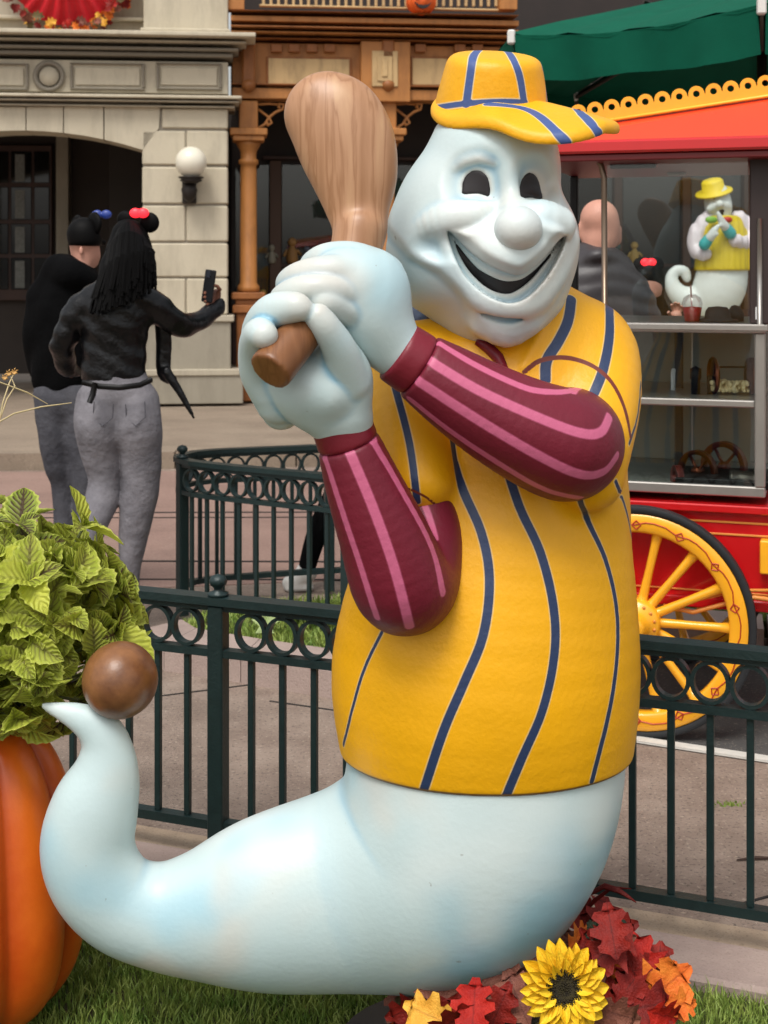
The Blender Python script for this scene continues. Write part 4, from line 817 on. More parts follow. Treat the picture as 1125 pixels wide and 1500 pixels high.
# walker behind the far fence
VD = 6.72; YN = 436; Vn = thing('person', 'person with brown hair and denim jacket, black trousers and white sneakers, walking behind the statue', 'person', (-.05, VD, 0))
chains('body', [([(586, 392, 0, 22), (584, 408, 0, 21), (580, 428, 0, 13), (575, 470, 0, 30), (568, 580, 0, 34)], 1), ([(552, 610, 0, 22), (500, 715, 0, 15), (446, 838, 0, 9)], 1), ([(580, 610, 0, 22), (608, 710, .1, 15), (628, 836, .1, 10)], 1), ([(545, 470, 0, 13), (530, 540, 0, 10), (505, 585, 0, 8)], 1)], VD, .02, M_skin, Vn, .012)
fingers((503, 590, 0), [[(498, 598, 0), (497, 605, 0)], [(501, 600, .01), (500, 607, .01)], [(504, 600, .02), (504, 607, .02)], [(507, 599, .03), (508, 605, .03)], [(496, 592, -.01), (492, 597, -.01)]], VD, .008, M_skin, Vn)
chains('denim_jacket', [([(582, 436, 0, 26), (578, 470, 0, 40), (570, 540, 0, 40), (568, 590, 0, 38)], .75), ([(548, 468, 0, 18), (532, 535, 0, 15), (510, 578, 0, 12)], 1), ([(606, 462, 0, 19), (616, 520, .05, 15), (610, 580, .05, 12)], 1)], VD, .02, mat('blue_denim', c(66, 76, 94), .8, 0, 12, .25, None, .4, 50), Vn, .013, 1, folds(.005, 32))
chains('trousers', [([(552, 605, 0, 27), (525, 660, 0, 24), (497, 718, 0, 20), (466, 778, 0, 16), (450, 830, 0, 13)], 1), ([(582, 605, 0, 27), (602, 690, .08, 21), (618, 760, .1, 16), (627, 832, .1, 14)], 1)], VD, .02, M_hoodie, Vn, .011)
chains('sneaker', [([(449, 838, 0, 16), (440, 848, 0, 14), (424, 854, 0, 11)], .8), ([(422, 862, 0, 5), (454, 860, 0, 6)], 2)], VD, .012, M_sneak, Vn, .008); chains('sneaker', [([(630, 848, .1, 13), (608, 857, .1, 10)], .8)], VD, .012, M_sneak, Vn, .012)
chains('hair', [([(590, 388, .0, 25), (592, 405, .01, 26), (595, 430, .02, 20), (594, 452, .02, 12)], 1)], VD, .02, mat('brown_hair', c(96, 66, 48), .6, 0, 60, .4, None, .6, 90), Vn, .01)

# ---------------------------------------------------------------- the smaller ghost statue far behind the cart
GD = 15.0; G2 = thing('ghost_statue', 'distant white ghost statue in yellow vest and straw hat seen through the cart glass', 'statue', tuple(P(1050, 465, GD)))
M_gw = mat('ghost_white_far', c(208, 214, 210), .5, 0, 2, .06); M_vest = mat('vest_yellow', c(204, 180, 30), .5, 0, 3, .06)
chains('tail_body', [([(1060, 360, 0, 28), (1059, 395, 0, 36), (1052, 425, 0, 38), (1040, 438, 0, 28), (1018, 440, 0, 21), (998, 434, 0, 16), (986, 420, 0, 12), (984, 405, 0, 9), (992, 396, 0, 8), (1003, 398, 0, 8), (1006, 407, 0, 7)], .85)], GD, .05, M_gw, G2, .022)
def vest_x(Q, d): return np.maximum(d - .006 * np.cos(Q[:, 0] * 95), np.abs(Q[:, 2] - (1.6 - (356 - 390) / 2000 * GD)) - .30)
vs_ = chains('vest', [([(1057, 326, 0, 22), (1059, 338, 0, 32), (1060, 362, 0, 38), (1058, 398, 0, 41)], .9)], GD, .03, M_vest, G2, .016, 1, vest_x)
chains('sleeve', [([(1038, 322, 0, 14), (1022, 345, 0, 15), (1020, 366, -.05, 12), (1032, 372, -.2, 10)], 1)], GD, .03, mat('striped_sleeve', c(214, 204, 208), .6), G2, .02, 1, lambda Q, d: d - .008 * np.cos(Q[:, 0] * 80)); chains('sleeve', [([(1082, 322, 0, 14), (1096, 342, 0, 14), (1090, 356, -.1, 12), (1076, 352, -.25, 10)], 1)], GD, .03, mat('striped_sleeve', c(214, 204, 208), .6), G2, .02, 1, lambda Q, d: d - .008 * np.cos(Q[:, 0] * 80))
chains('cuff', [([(1032, 358, -.3, 9), (1038, 350, -.32, 8)], 1)], GD, .02, mat('teal_cuff', c(58, 160, 160), .5), G2, .02); chains('cuff', [([(1070, 342, -.3, 9), (1064, 334, -.32, 8)], 1)], GD, .02, mat('teal_cuff', c(58, 160, 160), .5), G2, .02)
chains('hand', [([(1040, 348, -.34, 7), (1046, 338, -.38, 5), (1052, 331, -.4, 3)], 1), ([(1042, 346, -.36, 5), (1050, 343, -.4, 3)], 1)], GD, .02, M_gw, G2, .014); chains('hand', [([(1062, 332, -.34, 7), (1056, 322, -.38, 5), (1052, 312, -.4, 3)], 1), ([(1060, 330, -.36, 5), (1055, 330, -.4, 3)], 1)], GD, .02, M_gw, G2, .014)
chains('head', [([(1050, 284, 0, 17), (1052, 300, 0, 20), (1054, 314, 0, 17)], .95), ([(1044, 303, -.1, 8), (1040, 306, -.1, 6)], 1), ([(1062, 300, -.1, 7), (1066, 303, -.08, 6)], 1), ([(1053, 296, -.14, 5), (1054, 299, -.16, 6)], 1)], GD, .03, M_gw, G2, .016)
chains('mouth', [([(1057, 308, -.125, 5), (1057, 312, -.125, 4)], .5)], GD, .01, BLK if 'BLK' in globals() else mat('black_paint', c(26, 20, 22), .5), G2, .012)
for x in (1046, 1060): chains('eye', [([(x, 288, -.115, 2.5), (x, 291, -.12, 2.5)], .6)], GD, .01, mat('black_paint', c(26, 20, 22), .5), G2, .01)
p = P(1046, 283, GD); hax = (-.25, -.28, 1)
mb = MB(); mb.lathe([(.205, 0), (.2, .02), (.125, .03), (.118, .13), (.1, .15), (.0001, .155)], tuple(p), 32, hax); mb.lathe([(.0001, -.01), (.2, -.002)], tuple(p), 32, hax); mb.build('straw_hat', mat('straw_yellow', c(222, 196, 40), .6, 0, 6, .08), G2)
mb = MB(); mb.ball(tuple(P(1042, 322, GD - .22)), .05, 10, 1.4, .6, .8); mb.build('collar', mat('green_collar', c(120, 170, 60), .5), G2); mb = MB(); mb.ball(tuple(P(1066, 322, GD - .25)), .045, 10, 1.2, .6, .8); mb.build('bow_tie', mat('red_tie', c(180, 40, 34), .5), G2)
pd = thing('stone_planter', 'stone planter box under the small ghost statue far behind the cart', 'planter', (3.65, 15, 0)); zt2 = P(0, 470, GD).z
mb = MB(); mb.bbox(2.9, 4.4, 14.5, 15.6, .12, zt2 - .06, .02); mb.build('box', M_base, pd); mb = MB(); mb.bbox(2.82, 4.48, 14.42, 15.68, zt2 - .06, zt2, .02); mb.build('coping', M_cream2, pd)
# ---------------------------------------------------------------- the ghost statue
U = 727.27
def L(px, py, d, r=None):            # control point: photo spot + depth behind the statue's middle plane, real size kept
    s = (2000 + d) / 2000; p = ((px - 562.5) * s, d, -(py - 390) * s)
    return p if r is None else p + (r * s,)
def LL(rows): return [L(*q) for q in rows]
def toworld(v): return np.stack([v[:, 0] / U, 2.75 + v[:, 1] / U, 1.6 + v[:, 2] / U], 1)
def hit(f, px, py, d0=-520, d1=300):
    d = np.arange(d0, d1, 3.0, dtype=np.float32); s = (2000 + d) / 2000
    q = np.stack([(px - 562.5) * s, d, -(py - 390) * s], 1).astype(np.float32); v = f(q); k = np.argmax(v < 0)
    if v[k] >= 0: k = int(np.argmin(v))
    elif k > 0: return q[k] + (q[k - 1] - q[k]) * (v[k] / (v[k] - v[k - 1]))
    return q[k]
def stripes(f, rows):
    out = []
    for pts, w in rows:
        sp = spline([(x, y, 0, 0) for x, y in pts], 5)
        out.append(([hit(f, float(p[0]), float(p[1])) for p in sp], w))
    return out
def sculpt(name, f, lo, hi, cell, m, parent, attrs=None):
    v, q = nets(f, lo, hi, cell)
    A = {k: g(v) for k, g in (attrs or {}).items()}
    return link_mesh(name, np_mesh(name, toworld(v), q, A), m, parent)

def paint_mat(name, base, layers, rough=.42, namt=.1, nscale=5, bump=.12, spec=.45, bscale=90):
    m = mat(name, base, rough, 0, nscale, namt, None, bump, bscale, spec)
    N, K, B = nodes_of(m); cur = B.inputs['Base Color'].links[0].from_socket
    for attr, col, th, soft in layers:
        a = N.new('ShaderNodeAttribute'); a.attribute_name = attr
        mr = N.new('ShaderNodeMapRange'); mr.inputs[1].default_value = th + soft; mr.inputs[2].default_value = th - soft
        K.new(a.outputs['Fac'], mr.inputs[0])
        mx = N.new('ShaderNodeMix'); mx.data_type = 'RGBA'; K.new(mr.outputs[0], mx.inputs['Factor']); K.new(cur, mx.inputs['A'])
        if isinstance(col, tuple): mx.inputs['B'].default_value = col
        cur = mx.outputs['Result']
    K.new(cur, B.inputs['Base Color'])
    # fine scuffs change the gloss a little
    t = N.new('ShaderNodeTexNoise'); t.inputs['Scale'].default_value = 14; t.inputs['Detail'].default_value = 8
    g = [x for x in N if x.type == 'NEW_GEOMETRY'][0]; K.new(g.outputs['Position'], t.inputs['Vector'])
    r = N.new('ShaderNodeMapRange'); r.inputs[3].default_value = rough - .1; r.inputs[4].default_value = rough + .16; K.new(t.outputs['Fac'], r.inputs[0]); K.new(r.outputs[0], B.inputs['Roughness'])
    return m
# pale body paint: airbrushed white with light blue and warm patches
def ghost_mat(name):
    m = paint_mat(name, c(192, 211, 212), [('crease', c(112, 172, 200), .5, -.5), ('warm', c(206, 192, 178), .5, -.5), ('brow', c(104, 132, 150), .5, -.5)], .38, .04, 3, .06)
    N, K, B = nodes_of(m); cur = B.inputs['Base Color'].links[0].from_socket
    g = [x for x in N if x.type == 'NEW_GEOMETRY'][0]
    for sc, off, col, lo, hi, amt in ((3.1, 3.3, c(138, 192, 212), .48, .7, .7), (3.6, 9.1, c(212, 200, 186), .52, .74, .8), (2.4, 17, c(224, 232, 230), .48, .66, .6), (42, 5, c(120, 110, 96), .735, .78, .5)):
        mp = N.new('ShaderNodeMapping'); mp.inputs['Location'].default_value = (off, off * .7, off * 1.3); K.new(g.outputs['Position'], mp.inputs['Vector'])
        t = N.new('ShaderNodeTexNoise'); t.inputs['Scale'].default_value = sc; t.inputs['Detail'].default_value = 2 if sc < 10 else 4; K.new(mp.outputs[0], t.inputs['Vector'])
        r = N.new('ShaderNodeMapRange'); r.interpolation_type = 'SMOOTHSTEP'; r.inputs[1].default_value = lo; r.inputs[2].default_value = hi; r.inputs[4].default_value = amt; K.new(t.outputs['Fac'], r.inputs[0])
        mx = N.new('ShaderNodeMix'); mx.data_type = 'RGBA'; mx.inputs['B'].default_value = col; K.new(r.outputs[0], mx.inputs['Factor']); K.new(cur, mx.inputs['A']); cur = mx.outputs['Result']
    K.new(cur, B.inputs['Base Color'])
    return m
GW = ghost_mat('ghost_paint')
YEL = c(238, 172, 12); NAVY = c(42, 58, 92); PINK = c(198, 98, 132); MAR = c(110, 22, 42)
JM = paint_mat('jersey_paint', YEL, [('stripe', c(228, 190, 120), 1.6, .5), ('stripe', NAVY, 0, .5), ('seam', c(112, 44, 30), 0, .5), ('hem', c(120, 80, 20), 0, 1)], .4, .07, 4)
SM = paint_mat('sleeve_paint', MAR, [('stripe', c(150, 60, 88), 1.2, .5), ('stripe', PINK, 0, .5)], .45, .1, 6)
CM = mat('cuff_paint', c(116, 20, 38), .45, 0, 8, .1, None, .12)
CAPM = paint_mat('cap_paint', YEL, [('stripe', c(222, 200, 150), 1.5, .5), ('stripe', c(66, 88, 142), 0, .5)], .45, .07, 9)
BLK = mat('black_paint', c(10, 8, 9), .6, spec=.12)
BATM = mat('painted_wood', c(184, 140, 110), .4, 0, 0, 0)
def wood_nodes(m, c1, c2, c3, vec_scale, rot, sc=1):
    N, K, B = nodes_of(m); g = N.new('ShaderNodeNewGeometry'); mp = N.new('ShaderNodeMapping')
    mp.inputs['Scale'].default_value = vec_scale; mp.inputs['Rotation'].default_value = rot; K.new(g.outputs['Position'], mp.inputs[0])
    t = N.new('ShaderNodeTexNoise'); t.inputs['Scale'].default_value = sc; t.inputs['Detail'].default_value = 5; t.inputs['Distortion'].default_value = .35; K.new(mp.outputs[0], t.inputs[0])
    cr = N.new('ShaderNodeValToRGB'); e = cr.color_ramp.elements; e[0].position = .3; e[0].color = c1; e[1].position = .72; e[1].color = c3
    q = cr.color_ramp.elements.new(.5); q.color = c2; q = cr.color_ramp.elements.new(.56); q.color = c1; q = cr.color_ramp.elements.new(.6); q.color = c2
    K.new(t.outputs['Fac'], cr.inputs[0]); K.new(cr.outputs[0], B.inputs['Base Color'])
wood_nodes(BATM, c(158, 114, 80), c(178, 134, 100), c(194, 154, 116), (30, 12, 2.4), (0, R(-22), 0))
N, K, B = nodes_of(BATM); g_ = [x for x in N if x.type == 'NEW_GEOMETRY'][0]; sx_ = N.new('ShaderNodeSeparateXYZ'); K.new(g_.outputs['Position'], sx_.inputs[0])
r_ = N.new('ShaderNodeMapRange'); r_.inputs[1].default_value = 1.50; r_.inputs[2].default_value = 1.68; K.new(sx_.outputs['Z'], r_.inputs[0])     # handle painted a darker brown
cur_ = B.inputs['Base Color'].links[0].from_socket; m_ = N.new('ShaderNodeMix'); m_.data_type = 'RGBA'; m_.blend_type = 'MULTIPLY'; m_.inputs['B'].default_value = c(190, 168, 140)
iv = N.new('ShaderNodeMath'); iv.operation = 'SUBTRACT'; iv.inputs[0].default_value = 1; K.new(r_.outputs[0], iv.inputs[1]); K.new(iv.outputs[0], m_.inputs['Factor']); K.new(cur_, m_.inputs['A']); K.new(m_.outputs['Result'], B.inputs['Base Color'])

ghost = thing('ghost_statue', 'large painted ghost statue in yellow striped baseball jersey and cap swinging a wooden bat', 'statue', (.2, 2.75, 0))

# --- torso in the jersey
torso_sp = LL([(712, 1120, 0, 205), (712, 1060, 0, 217), (712, 980, -5, 225), (721, 880, -5, 210), (738, 780, 0, 184), (757, 695, 0, 161), (765, 600, 0, 155), (762, 530, 10, 128), (755, 480, 10, 96)])
shR = LL([(800, 545, 5, 100), (848, 520, 5, 84), (866, 570, -40, 73), (862, 640, -100, 67), (855, 690, -120, 60)])
shL = LL([(690, 560, -20, 80), (615, 535, -35, 66), (600, 590, -70, 60), (608, 655, -100, 56), (612, 702, -116, 53)])
def torso(Q): return tubef(Q, torso_sp, 4, .82)
plk = []
def f_jersey0(Q): return smin(torso(Q), smin(tubef(Q, shR, 4), tubef(Q, shL, 4), 10), 26)
for x, y in ((800, 455), (794, 480), (782, 508), (768, 540)):
    p_ = hit(f_jersey0, x, y); plk.append((float(p_[0]), float(p_[1]) + 3, float(p_[2]), 7))
def f_jersey(Q):
    d = smin(torso(Q), smin(tubef(Q, shR, 4), tubef(Q, shL, 4), 10), 26)
    # soft pull folds under the arms and round the waist
    d = d + 2.2 * np.sin(Q[:, 2] * .035 + Q[:, 0] * .03) * np.exp(-((Q[:, 2] + 330) / 90) ** 2) - 1.2 * np.sin(Q[:, 0] * .05 + Q[:, 2] * .012)*np.exp(-((Q[:, 2] + 560) / 120) ** 2)
    d = smin(d, tubef(Q, plk, 3), 7)
    return smax(d, -(Q[:, 2] + 712), 8)
jl = stripes(f_jersey, [
    ([(560, 925), (530, 990), (503, 1092)], 2.6), ([(578, 565), (600, 650), (611, 735)], 5),
    ([(655, 600), (672, 700), (705, 780), (717, 850), (708, 930), (680, 1000), (650, 1070), (620, 1160)], 6.2),
    ([(735, 660), (760, 740), (792, 810), (811, 890), (812, 960), (795, 1040), (765, 1110), (738, 1174)], 6.2),
    ([(835, 690), (860, 760), (887, 820), (903, 890), (904, 960), (893, 1040), (867, 1145)], 4.2),
    ([(902, 705), (918, 750), (929, 810)], 3), ([(837, 437), (832, 470), (818, 500), (801, 528), (799, 556)], 7.5),
    ([(892, 440), (893, 490), (884, 540), (870, 576)], 7), ([(939, 560), (934, 610), (922, 650)], 3)])
jl += [([(x, y, z), (x + dx, y, z - 420)], 6) for x, y, z, dx in ()]
js = stripes(f_jersey, [([(768, 545), (792, 528), (830, 524), (868, 536), (896, 560), (915, 598), (924, 640)], 3.4), ([(598, 716), (620, 726), (642, 742)], 1.8)])
for k in range(7):                   # stripes round the back
    a = R(20 + k * 23); x0, y0 = 150 + 205 * math.cos(a), 178 * math.sin(a)
    jl.append(([(180 + 130 * math.cos(a), 120 * math.sin(a), -200), (165 + 175 * math.cos(a), 148 * math.sin(a), -360), (x0 + 15 * math.cos(a), y0 + 12 * math.sin(a), -560), (x0, y0, -710)], 12))
sculpt('jersey', f_jersey, (-110, -240, -740), (420, 220, 10), 4, JM, ghost, {
    'stripe': lambda v: linedist(v, jl), 'seam': lambda v: linedist(v, js), 'hem': lambda v: v[:, 2] + 706})

# --- white body and tail
body_sp = LL([(712, 1000, 0, 198), (712, 1100, 0, 203), (700, 1180, -5, 199), (672, 1240, -5, 186), (640, 1262, 0, 176)])
tail_sp = LL([(690, 1240, 10, 165), (610, 1280, 15, 160), (505, 1302, 10, 142), (400, 1321, 0, 124), (310, 1338, -10, 94), (240, 1342, -15, 76), (180, 1325, -20, 70), (142, 1286, -25, 70),
              (128, 1238, -28, 69), (138, 1186, -30, 64), (154, 1140, -32, 50), (157, 1100, -34, 38), (148, 1074, -36, 32), (128, 1057, -38, 25), (97, 1044, -38, 15.5), (63, 1034, -38, 6)])
def f_body(Q):
    a = tubef(Q, body_sp, 5, .84); b = tubef(Q, tail_sp, 9, .8)
    d = smin(a, b, 26)
    return d
def warm(f, v, h):
    g = np.zeros(len(v), np.float32)
    for ax in range(3):
        for sg in (-1, 1): q = v.copy(); q[:, ax] += sg * h; g += f(q)
    return np.clip((g / 6 - f(v) - .5) * .35, 0, .45)
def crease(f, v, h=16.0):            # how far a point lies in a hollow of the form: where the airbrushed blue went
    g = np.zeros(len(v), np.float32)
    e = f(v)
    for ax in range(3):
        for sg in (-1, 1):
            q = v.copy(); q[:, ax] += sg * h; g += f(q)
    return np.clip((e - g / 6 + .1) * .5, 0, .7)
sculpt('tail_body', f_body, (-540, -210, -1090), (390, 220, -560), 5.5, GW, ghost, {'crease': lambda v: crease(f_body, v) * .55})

# --- head
MOUTH_U = [(660, 346), (680, 378), (705, 400), (735, 412), (765, 410), (795, 394), (824, 356)]
def ln(rows, d): return [L(x, y, d)[::2] for x, y in rows]
bowl = ln([(655, 337), (664, 342), (685, 364), (700, 377), (716, 388), (743, 400), (763, 402), (783, 389), (803, 370), (820, 351), (832, 345), (824, 368), (811, 392), (795, 414), (770, 437), (743, 444), (712, 432), (685, 408), (668, 378)], -165)
blackp = ln([(666, 349), (685, 374), (697, 388), (709, 398), (736, 411), (760, 411), (776, 403), (792, 390), (807, 374), (821, 356), (810, 376), (797, 391), (783, 407), (762, 424), (743, 431), (716, 422), (689, 396), (673, 368)], -165)
def smooth2(p): q = spline([(a, 0, b, 0) for a, b in p + [p[0]]], 4); return [(float(r[0]), float(r[2])) for r in q[:-1]]
muzp = ln([(655, 337), (664, 342), (685, 364), (700, 377), (716, 388), (743, 400), (763, 402), (783, 389), (803, 370), (820, 351), (832, 345), (822, 330), (790, 318), (757, 300), (720, 312), (690, 330)], -165)
plate = ln([(560, 330), (575, 352), (597, 378), (643, 404), (672, 432), (690, 470), (716, 497), (755, 503), (800, 490), (900, 420), (900, 160), (620, 160), (560, 250)], -150)
eyeL = ln([(680, 282), (681, 268), (686, 256), (694, 249), (703, 248), (712, 253), (718, 264), (719, 284), (706, 281), (693, 281)], -165)
eyeR = ln([(764, 288), (765, 274), (770, 261), (778, 252), (786, 252), (794, 260), (798, 274), (799, 288), (788, 286), (776, 286)], -165)
def head0(Q):
    d = smin(ell(Q, L(722, 255, -40), (88, 100, 118)), ell(Q, L(655, 372, -45), (88, 98, 92)), 55)
    d = smin(d, ell(Q, L(682, 306, -30), (87, 92, 84)), 30)
    d = smin(d, ell(Q, L(742, 398, -62), (80, 110, 98)), 42)
    d = smin(d, ell(Q, L(775, 352, -82), (60, 78, 66)), 30)
    return smin(d, ell(Q, L(715, 455, -20), (70, 80, 60)), 40)
bowl, blackp, muzp, eyeL, eyeR = [smooth2(q) for q in (bowl, blackp, muzp, eyeL, eyeR)]
def on(px, py, r, inset): p = hit(head0, px, py); return (float(p[0]), float(p[1]) + inset, float(p[2]), r)
cheekL = [on(612, 340, 8, 2), on(636, 329, 20, -2), on(664, 321, 25, -4), on(696, 316, 21, -4), on(724, 305, 8, 0)]
cheekR = [on(772, 312, 15, 0), on(792, 322, 28, -2), on(814, 330, 28, 2)]
bridge = [on(742, 215, 14, 8), on(746, 250, 12, 3), on(749, 285, 13, -4), on(755, 315, 22, -6)]
ulip = [on(x, y - 12, r, 2) for (x, y), r in zip(MOUTH_U, (6, 13, 17, 19, 19, 15, 6))]
muz = [on(705, 358, 16, 8), on(745, 376, 24, 6), on(795, 358, 16, 8)]
llip = [on(x, y, r, 3) for x, y, r in ((652, 350, 8), (664, 380, 10), (684, 416, 12), (716, 444, 14), (755, 452, 14), (786, 442, 13), (812, 408, 12), (836, 352, 9))]
chin = [on(712, 474, 20, 8), on(742, 484, 24, 4), on(770, 474, 20, 8)]
grv = [on(702, 452, 3, -2), on(722, 462, 6, -5), on(750, 466, 6, -5), on(776, 458, 3, -2)]
browL = [on(668, 246, 3, 0), on(684, 236, 7, 0), on(704, 232, 7, 0), on(722, 238, 3, 0)]
under = [on(640, 352, 8, -4), on(668, 356, 8, -4), on(650, 364, 8, -2)]
def f_head(Q):
    d = head0(Q); fr = sstep((-(Q[:, 1]) - 20) / 50)
    d = d - 9 * sstep(-poly2d(Q, plate) / 16 + .25) * sstep((-(Q[:, 1]) + 20) / 60)
    for ce, rx, rz, amt in (((702, 268), 44, 44, 13), ((786, 272), 32, 42, 15)):
        p = L(ce[0], ce[1], -150); e = np.sqrt(((Q[:, 0] - p[0]) / rx) ** 2 + ((Q[:, 2] - p[2]) / rz) ** 2)
        d = d + amt * sstep((1.25 - e) / .75) * fr
    e = np.sqrt(((Q[:, 0] - L(650, 362, -130)[0]) / 42) ** 2 + ((Q[:, 2] - L(650, 362, -130)[2]) / 20) ** 2); d = d + 14 * sstep((1.3 - e) / 1.1) * fr
    d = smin(d, tubef(Q, cheekL, 3), 8); d = smin(d, tubef(Q, cheekR, 3), 3.5)
    d = smin(d, tubef(Q, bridge, 3), 11); d = smin(d, tubef(Q, browL, 3), 8)
    d = smin(d, tubef(Q, muz, 3), 22); d = smin(d, tubef(Q, chin, 3), 18)
    d = smin(d, tubef(Q, llip, 3), 12)
    d = smax(d, -tubef(Q, grv, 3), 9)
    d = d - 10 * sstep(-poly2d(Q, muzp) / 15 + .05) * fr
    b = poly2d(Q, bowl); deep = np.maximum(b, -(head0(Q) + 13))      # bowl of the smile
    deep = np.where(Q[:, 1] < -30, deep, 50)
    d = smax(d, -deep, 3)
    bl = np.maximum(poly2d(Q, blackp), -(head0(Q) + 30)); bl = np.where(Q[:, 1] < -30, bl, 50)
    d = smax(d, -bl, 2.5)
    for ey in (eyeL, eyeR):
        k = np.maximum(poly2d(Q, ey), -(head0(Q) + 12)); d = smax(d, -np.where(Q[:, 1] < -30, k, 50), 2)
    return d
head_lo, head_hi = (-20, -240, -150), (320, 90, 225)
brow_l = stripes(head0, [([(672, 240), (684, 231), (703, 227), (722, 234)], 1.5)])
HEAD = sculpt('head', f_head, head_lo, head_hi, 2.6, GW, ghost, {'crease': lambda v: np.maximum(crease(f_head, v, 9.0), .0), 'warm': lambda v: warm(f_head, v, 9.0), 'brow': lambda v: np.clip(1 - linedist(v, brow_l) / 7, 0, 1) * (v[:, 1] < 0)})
def liner(poly, depth):              # black inset filling the floor of a cut
    return lambda Q: np.maximum(np.maximum(poly2d(Q, poly) - 1.5, np.abs(head0(Q) + depth) - 5), Q[:, 1] + 30)
for nm, poly, dep in (('eye', eyeL, 9), ('eye', eyeR, 9), ('mouth', blackp, 26)):
    a = np.array(poly); sculpt(nm, liner(poly, dep), (a[:, 0].min() - 8, -230, a[:, 1].min() - 8), (a[:, 0].max() + 8, -20, a[:, 1].max() + 8), 2.2, BLK, HEAD)
nose_c = on(757, 336, 37, -22)
f_nose = lambda Q: ell(Q, nose_c[:3], (32.5, 36, 31.5))
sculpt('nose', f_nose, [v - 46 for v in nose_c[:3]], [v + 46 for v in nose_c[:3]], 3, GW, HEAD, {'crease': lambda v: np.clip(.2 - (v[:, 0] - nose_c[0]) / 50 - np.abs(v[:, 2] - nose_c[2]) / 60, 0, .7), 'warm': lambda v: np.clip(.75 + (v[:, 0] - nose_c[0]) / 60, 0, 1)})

# --- cap: crown and brim
CC = L(722, 128, -35)
def f_crown(Q):
    q = Q - np.array(CC, np.float32); q = q @ np.array([[1, 0, .05], [0, 1, -.28], [-.05, .28, 1]], np.float32)
    r = np.sqrt(q[:, 0] ** 2 + (q[:, 1] * .95) ** 2); t = np.clip((q[:, 2] + 50) / 105, 0, 1.3)
    rad = 85 - 21 * t ** 1.25
    d = (r - rad) * .93; d = smax(d, q[:, 2] - 52 + 9 * (r / 80) ** 2, 13)
    return smax(d, -(q[:, 2] + 52), 3)
# brim: a curved sheet spreading to the face's side
FD = np.array([math.sin(R(50)), -math.cos(R(50))])
def f_brim(Q):
    q = Q - np.array(CC, np.float32)
    u = q[:, 0] * FD[0] + q[:, 1] * FD[1]; v = -q[:, 0] * FD[1] + q[:, 1] * FD[0]      # u forward, v to the cap's far side
    ce = 53; e = (np.abs((u - ce) / 136) ** 2.5 + np.abs(v / 102) ** 2.5) ** .4
    z0 = -21 + .417 * q[:, 1] - .00058 * v * v + 7 * (1 - np.clip(e, 0, 1.2) ** 2) + 12 * np.exp(-((q[:, 0] + 16) / 38) ** 2) * np.clip(-q[:, 1] / 80, 0, 1) + .1 * np.minimum(q[:, 0], 0) - .27 * np.maximum(v, 0)
    d2 = (e - 1) * 96
    t = 7.5
    return smax(np.abs(q[:, 2] - z0) * .8 - t, d2, 7)
capr = [([(668, 0)], 0)]
def f_cap(Q): return smin(f_crown(Q), f_brim(Q), 5)
cs = stripes(f_crown, [([(700, 74), (693, 84), (688, 115), (683, 152)], 6), ([(742, 74), (750, 84), (761, 110), (768, 152)], 5.5), ([(790, 80), (798, 115), (801, 148)], 3), ([(637, 158), (680, 152), (730, 149), (770, 150)], 4)])
bs = stripes(f_brim, [([(715, 152), (760, 157), (790, 170), (822, 200), (830, 210)], 7), ([(838, 154), (858, 172), (872, 188), (878, 196)], 7.5)])
CAPO = sculpt('cap', f_crown, (20, -140, 150), (300, 110, 350), 3, CAPM, ghost, {'stripe': lambda v: linedist(v, cs)})
sculpt('brim', f_brim, (20, -240, 100), (370, 150, 300), 3, CAPM, CAPO, {'stripe': lambda v: linedist(v, bs)})

# --- sleeves
su = LL([(600, 527, -222, 47), (650, 560, -215, 58), (710, 598, -205, 68), (775, 632, -190, 77), (826, 651, -165, 83), (835, 645, -120, 78)])
sl = LL([(505, 635, -225, 44), (530, 705, -215, 55), (562, 785, -200, 66), (588, 852, -180, 74), (605, 842, -150, 70), (626, 785, -128, 52), (622, 735, -108, 42)])
def cutplane(Q, a, b, off):          # everything past point a (walking from b to a) is cut away
    n = np.array(a[:3]) - np.array(b[:3]); n = n / np.linalg.norm(n); return (Q - np.array(a[:3], np.float32)) @ n.astype(np.float32) - off
f_su = lambda Q: smax(tubef(Q, su, 5), cutplane(Q, su[0], su[1], -14), 5)
f_sl = lambda Q: smax(tubef(Q, sl, 5), cutplane(Q, sl[0], sl[1], -14), 5)
pu = stripes(f_su, [([(643, 502), (700, 536), (770, 568), (812, 574), (838, 572)], 5), ([(838, 574), (849, 563)], 6), ([(627, 527), (700, 571), (790, 612), (850, 634), (880, 633), (893, 610)], 6),
                    ([(612, 558), (700, 615), (790, 668), (850, 695), (885, 691), (904, 668)], 6), ([(600, 585), (660, 632), (740, 685), (800, 718), (850, 730)], 5)])
pl = stripes(f_sl, [([(475, 668), (498, 740), (525, 820), (552, 905)], 4.5), ([(507, 650), (545, 740), (577, 830), (600, 918)], 6), ([(540, 635), (590, 720), (632, 800), (649, 868)], 5.5), ([(614, 720), (628, 755), (638, 788)], 4)])
def ring_stripes(sp, skip, w):       # the same stripes carried on round the far side
    out = []; s = spline(sp, 4)
    for k in range(9):
        a = 2 * math.pi * k / 9; line = []
        for i in range(1, len(s)):
            t = s[i, :3] - s[i - 1, :3]; t /= np.linalg.norm(t) + 1e-9; n1 = np.cross(t, (0, 1, 0)); n1 /= np.linalg.norm(n1) + 1e-9; n2 = np.cross(t, n1)
            o = n1 * math.cos(a) + n2 * math.sin(a); p = s[i, :3] + o * s[i, 3]
            if o[1] > .25: line.append(p)
        if len(line) > 2: out.append((line, w))
    return out
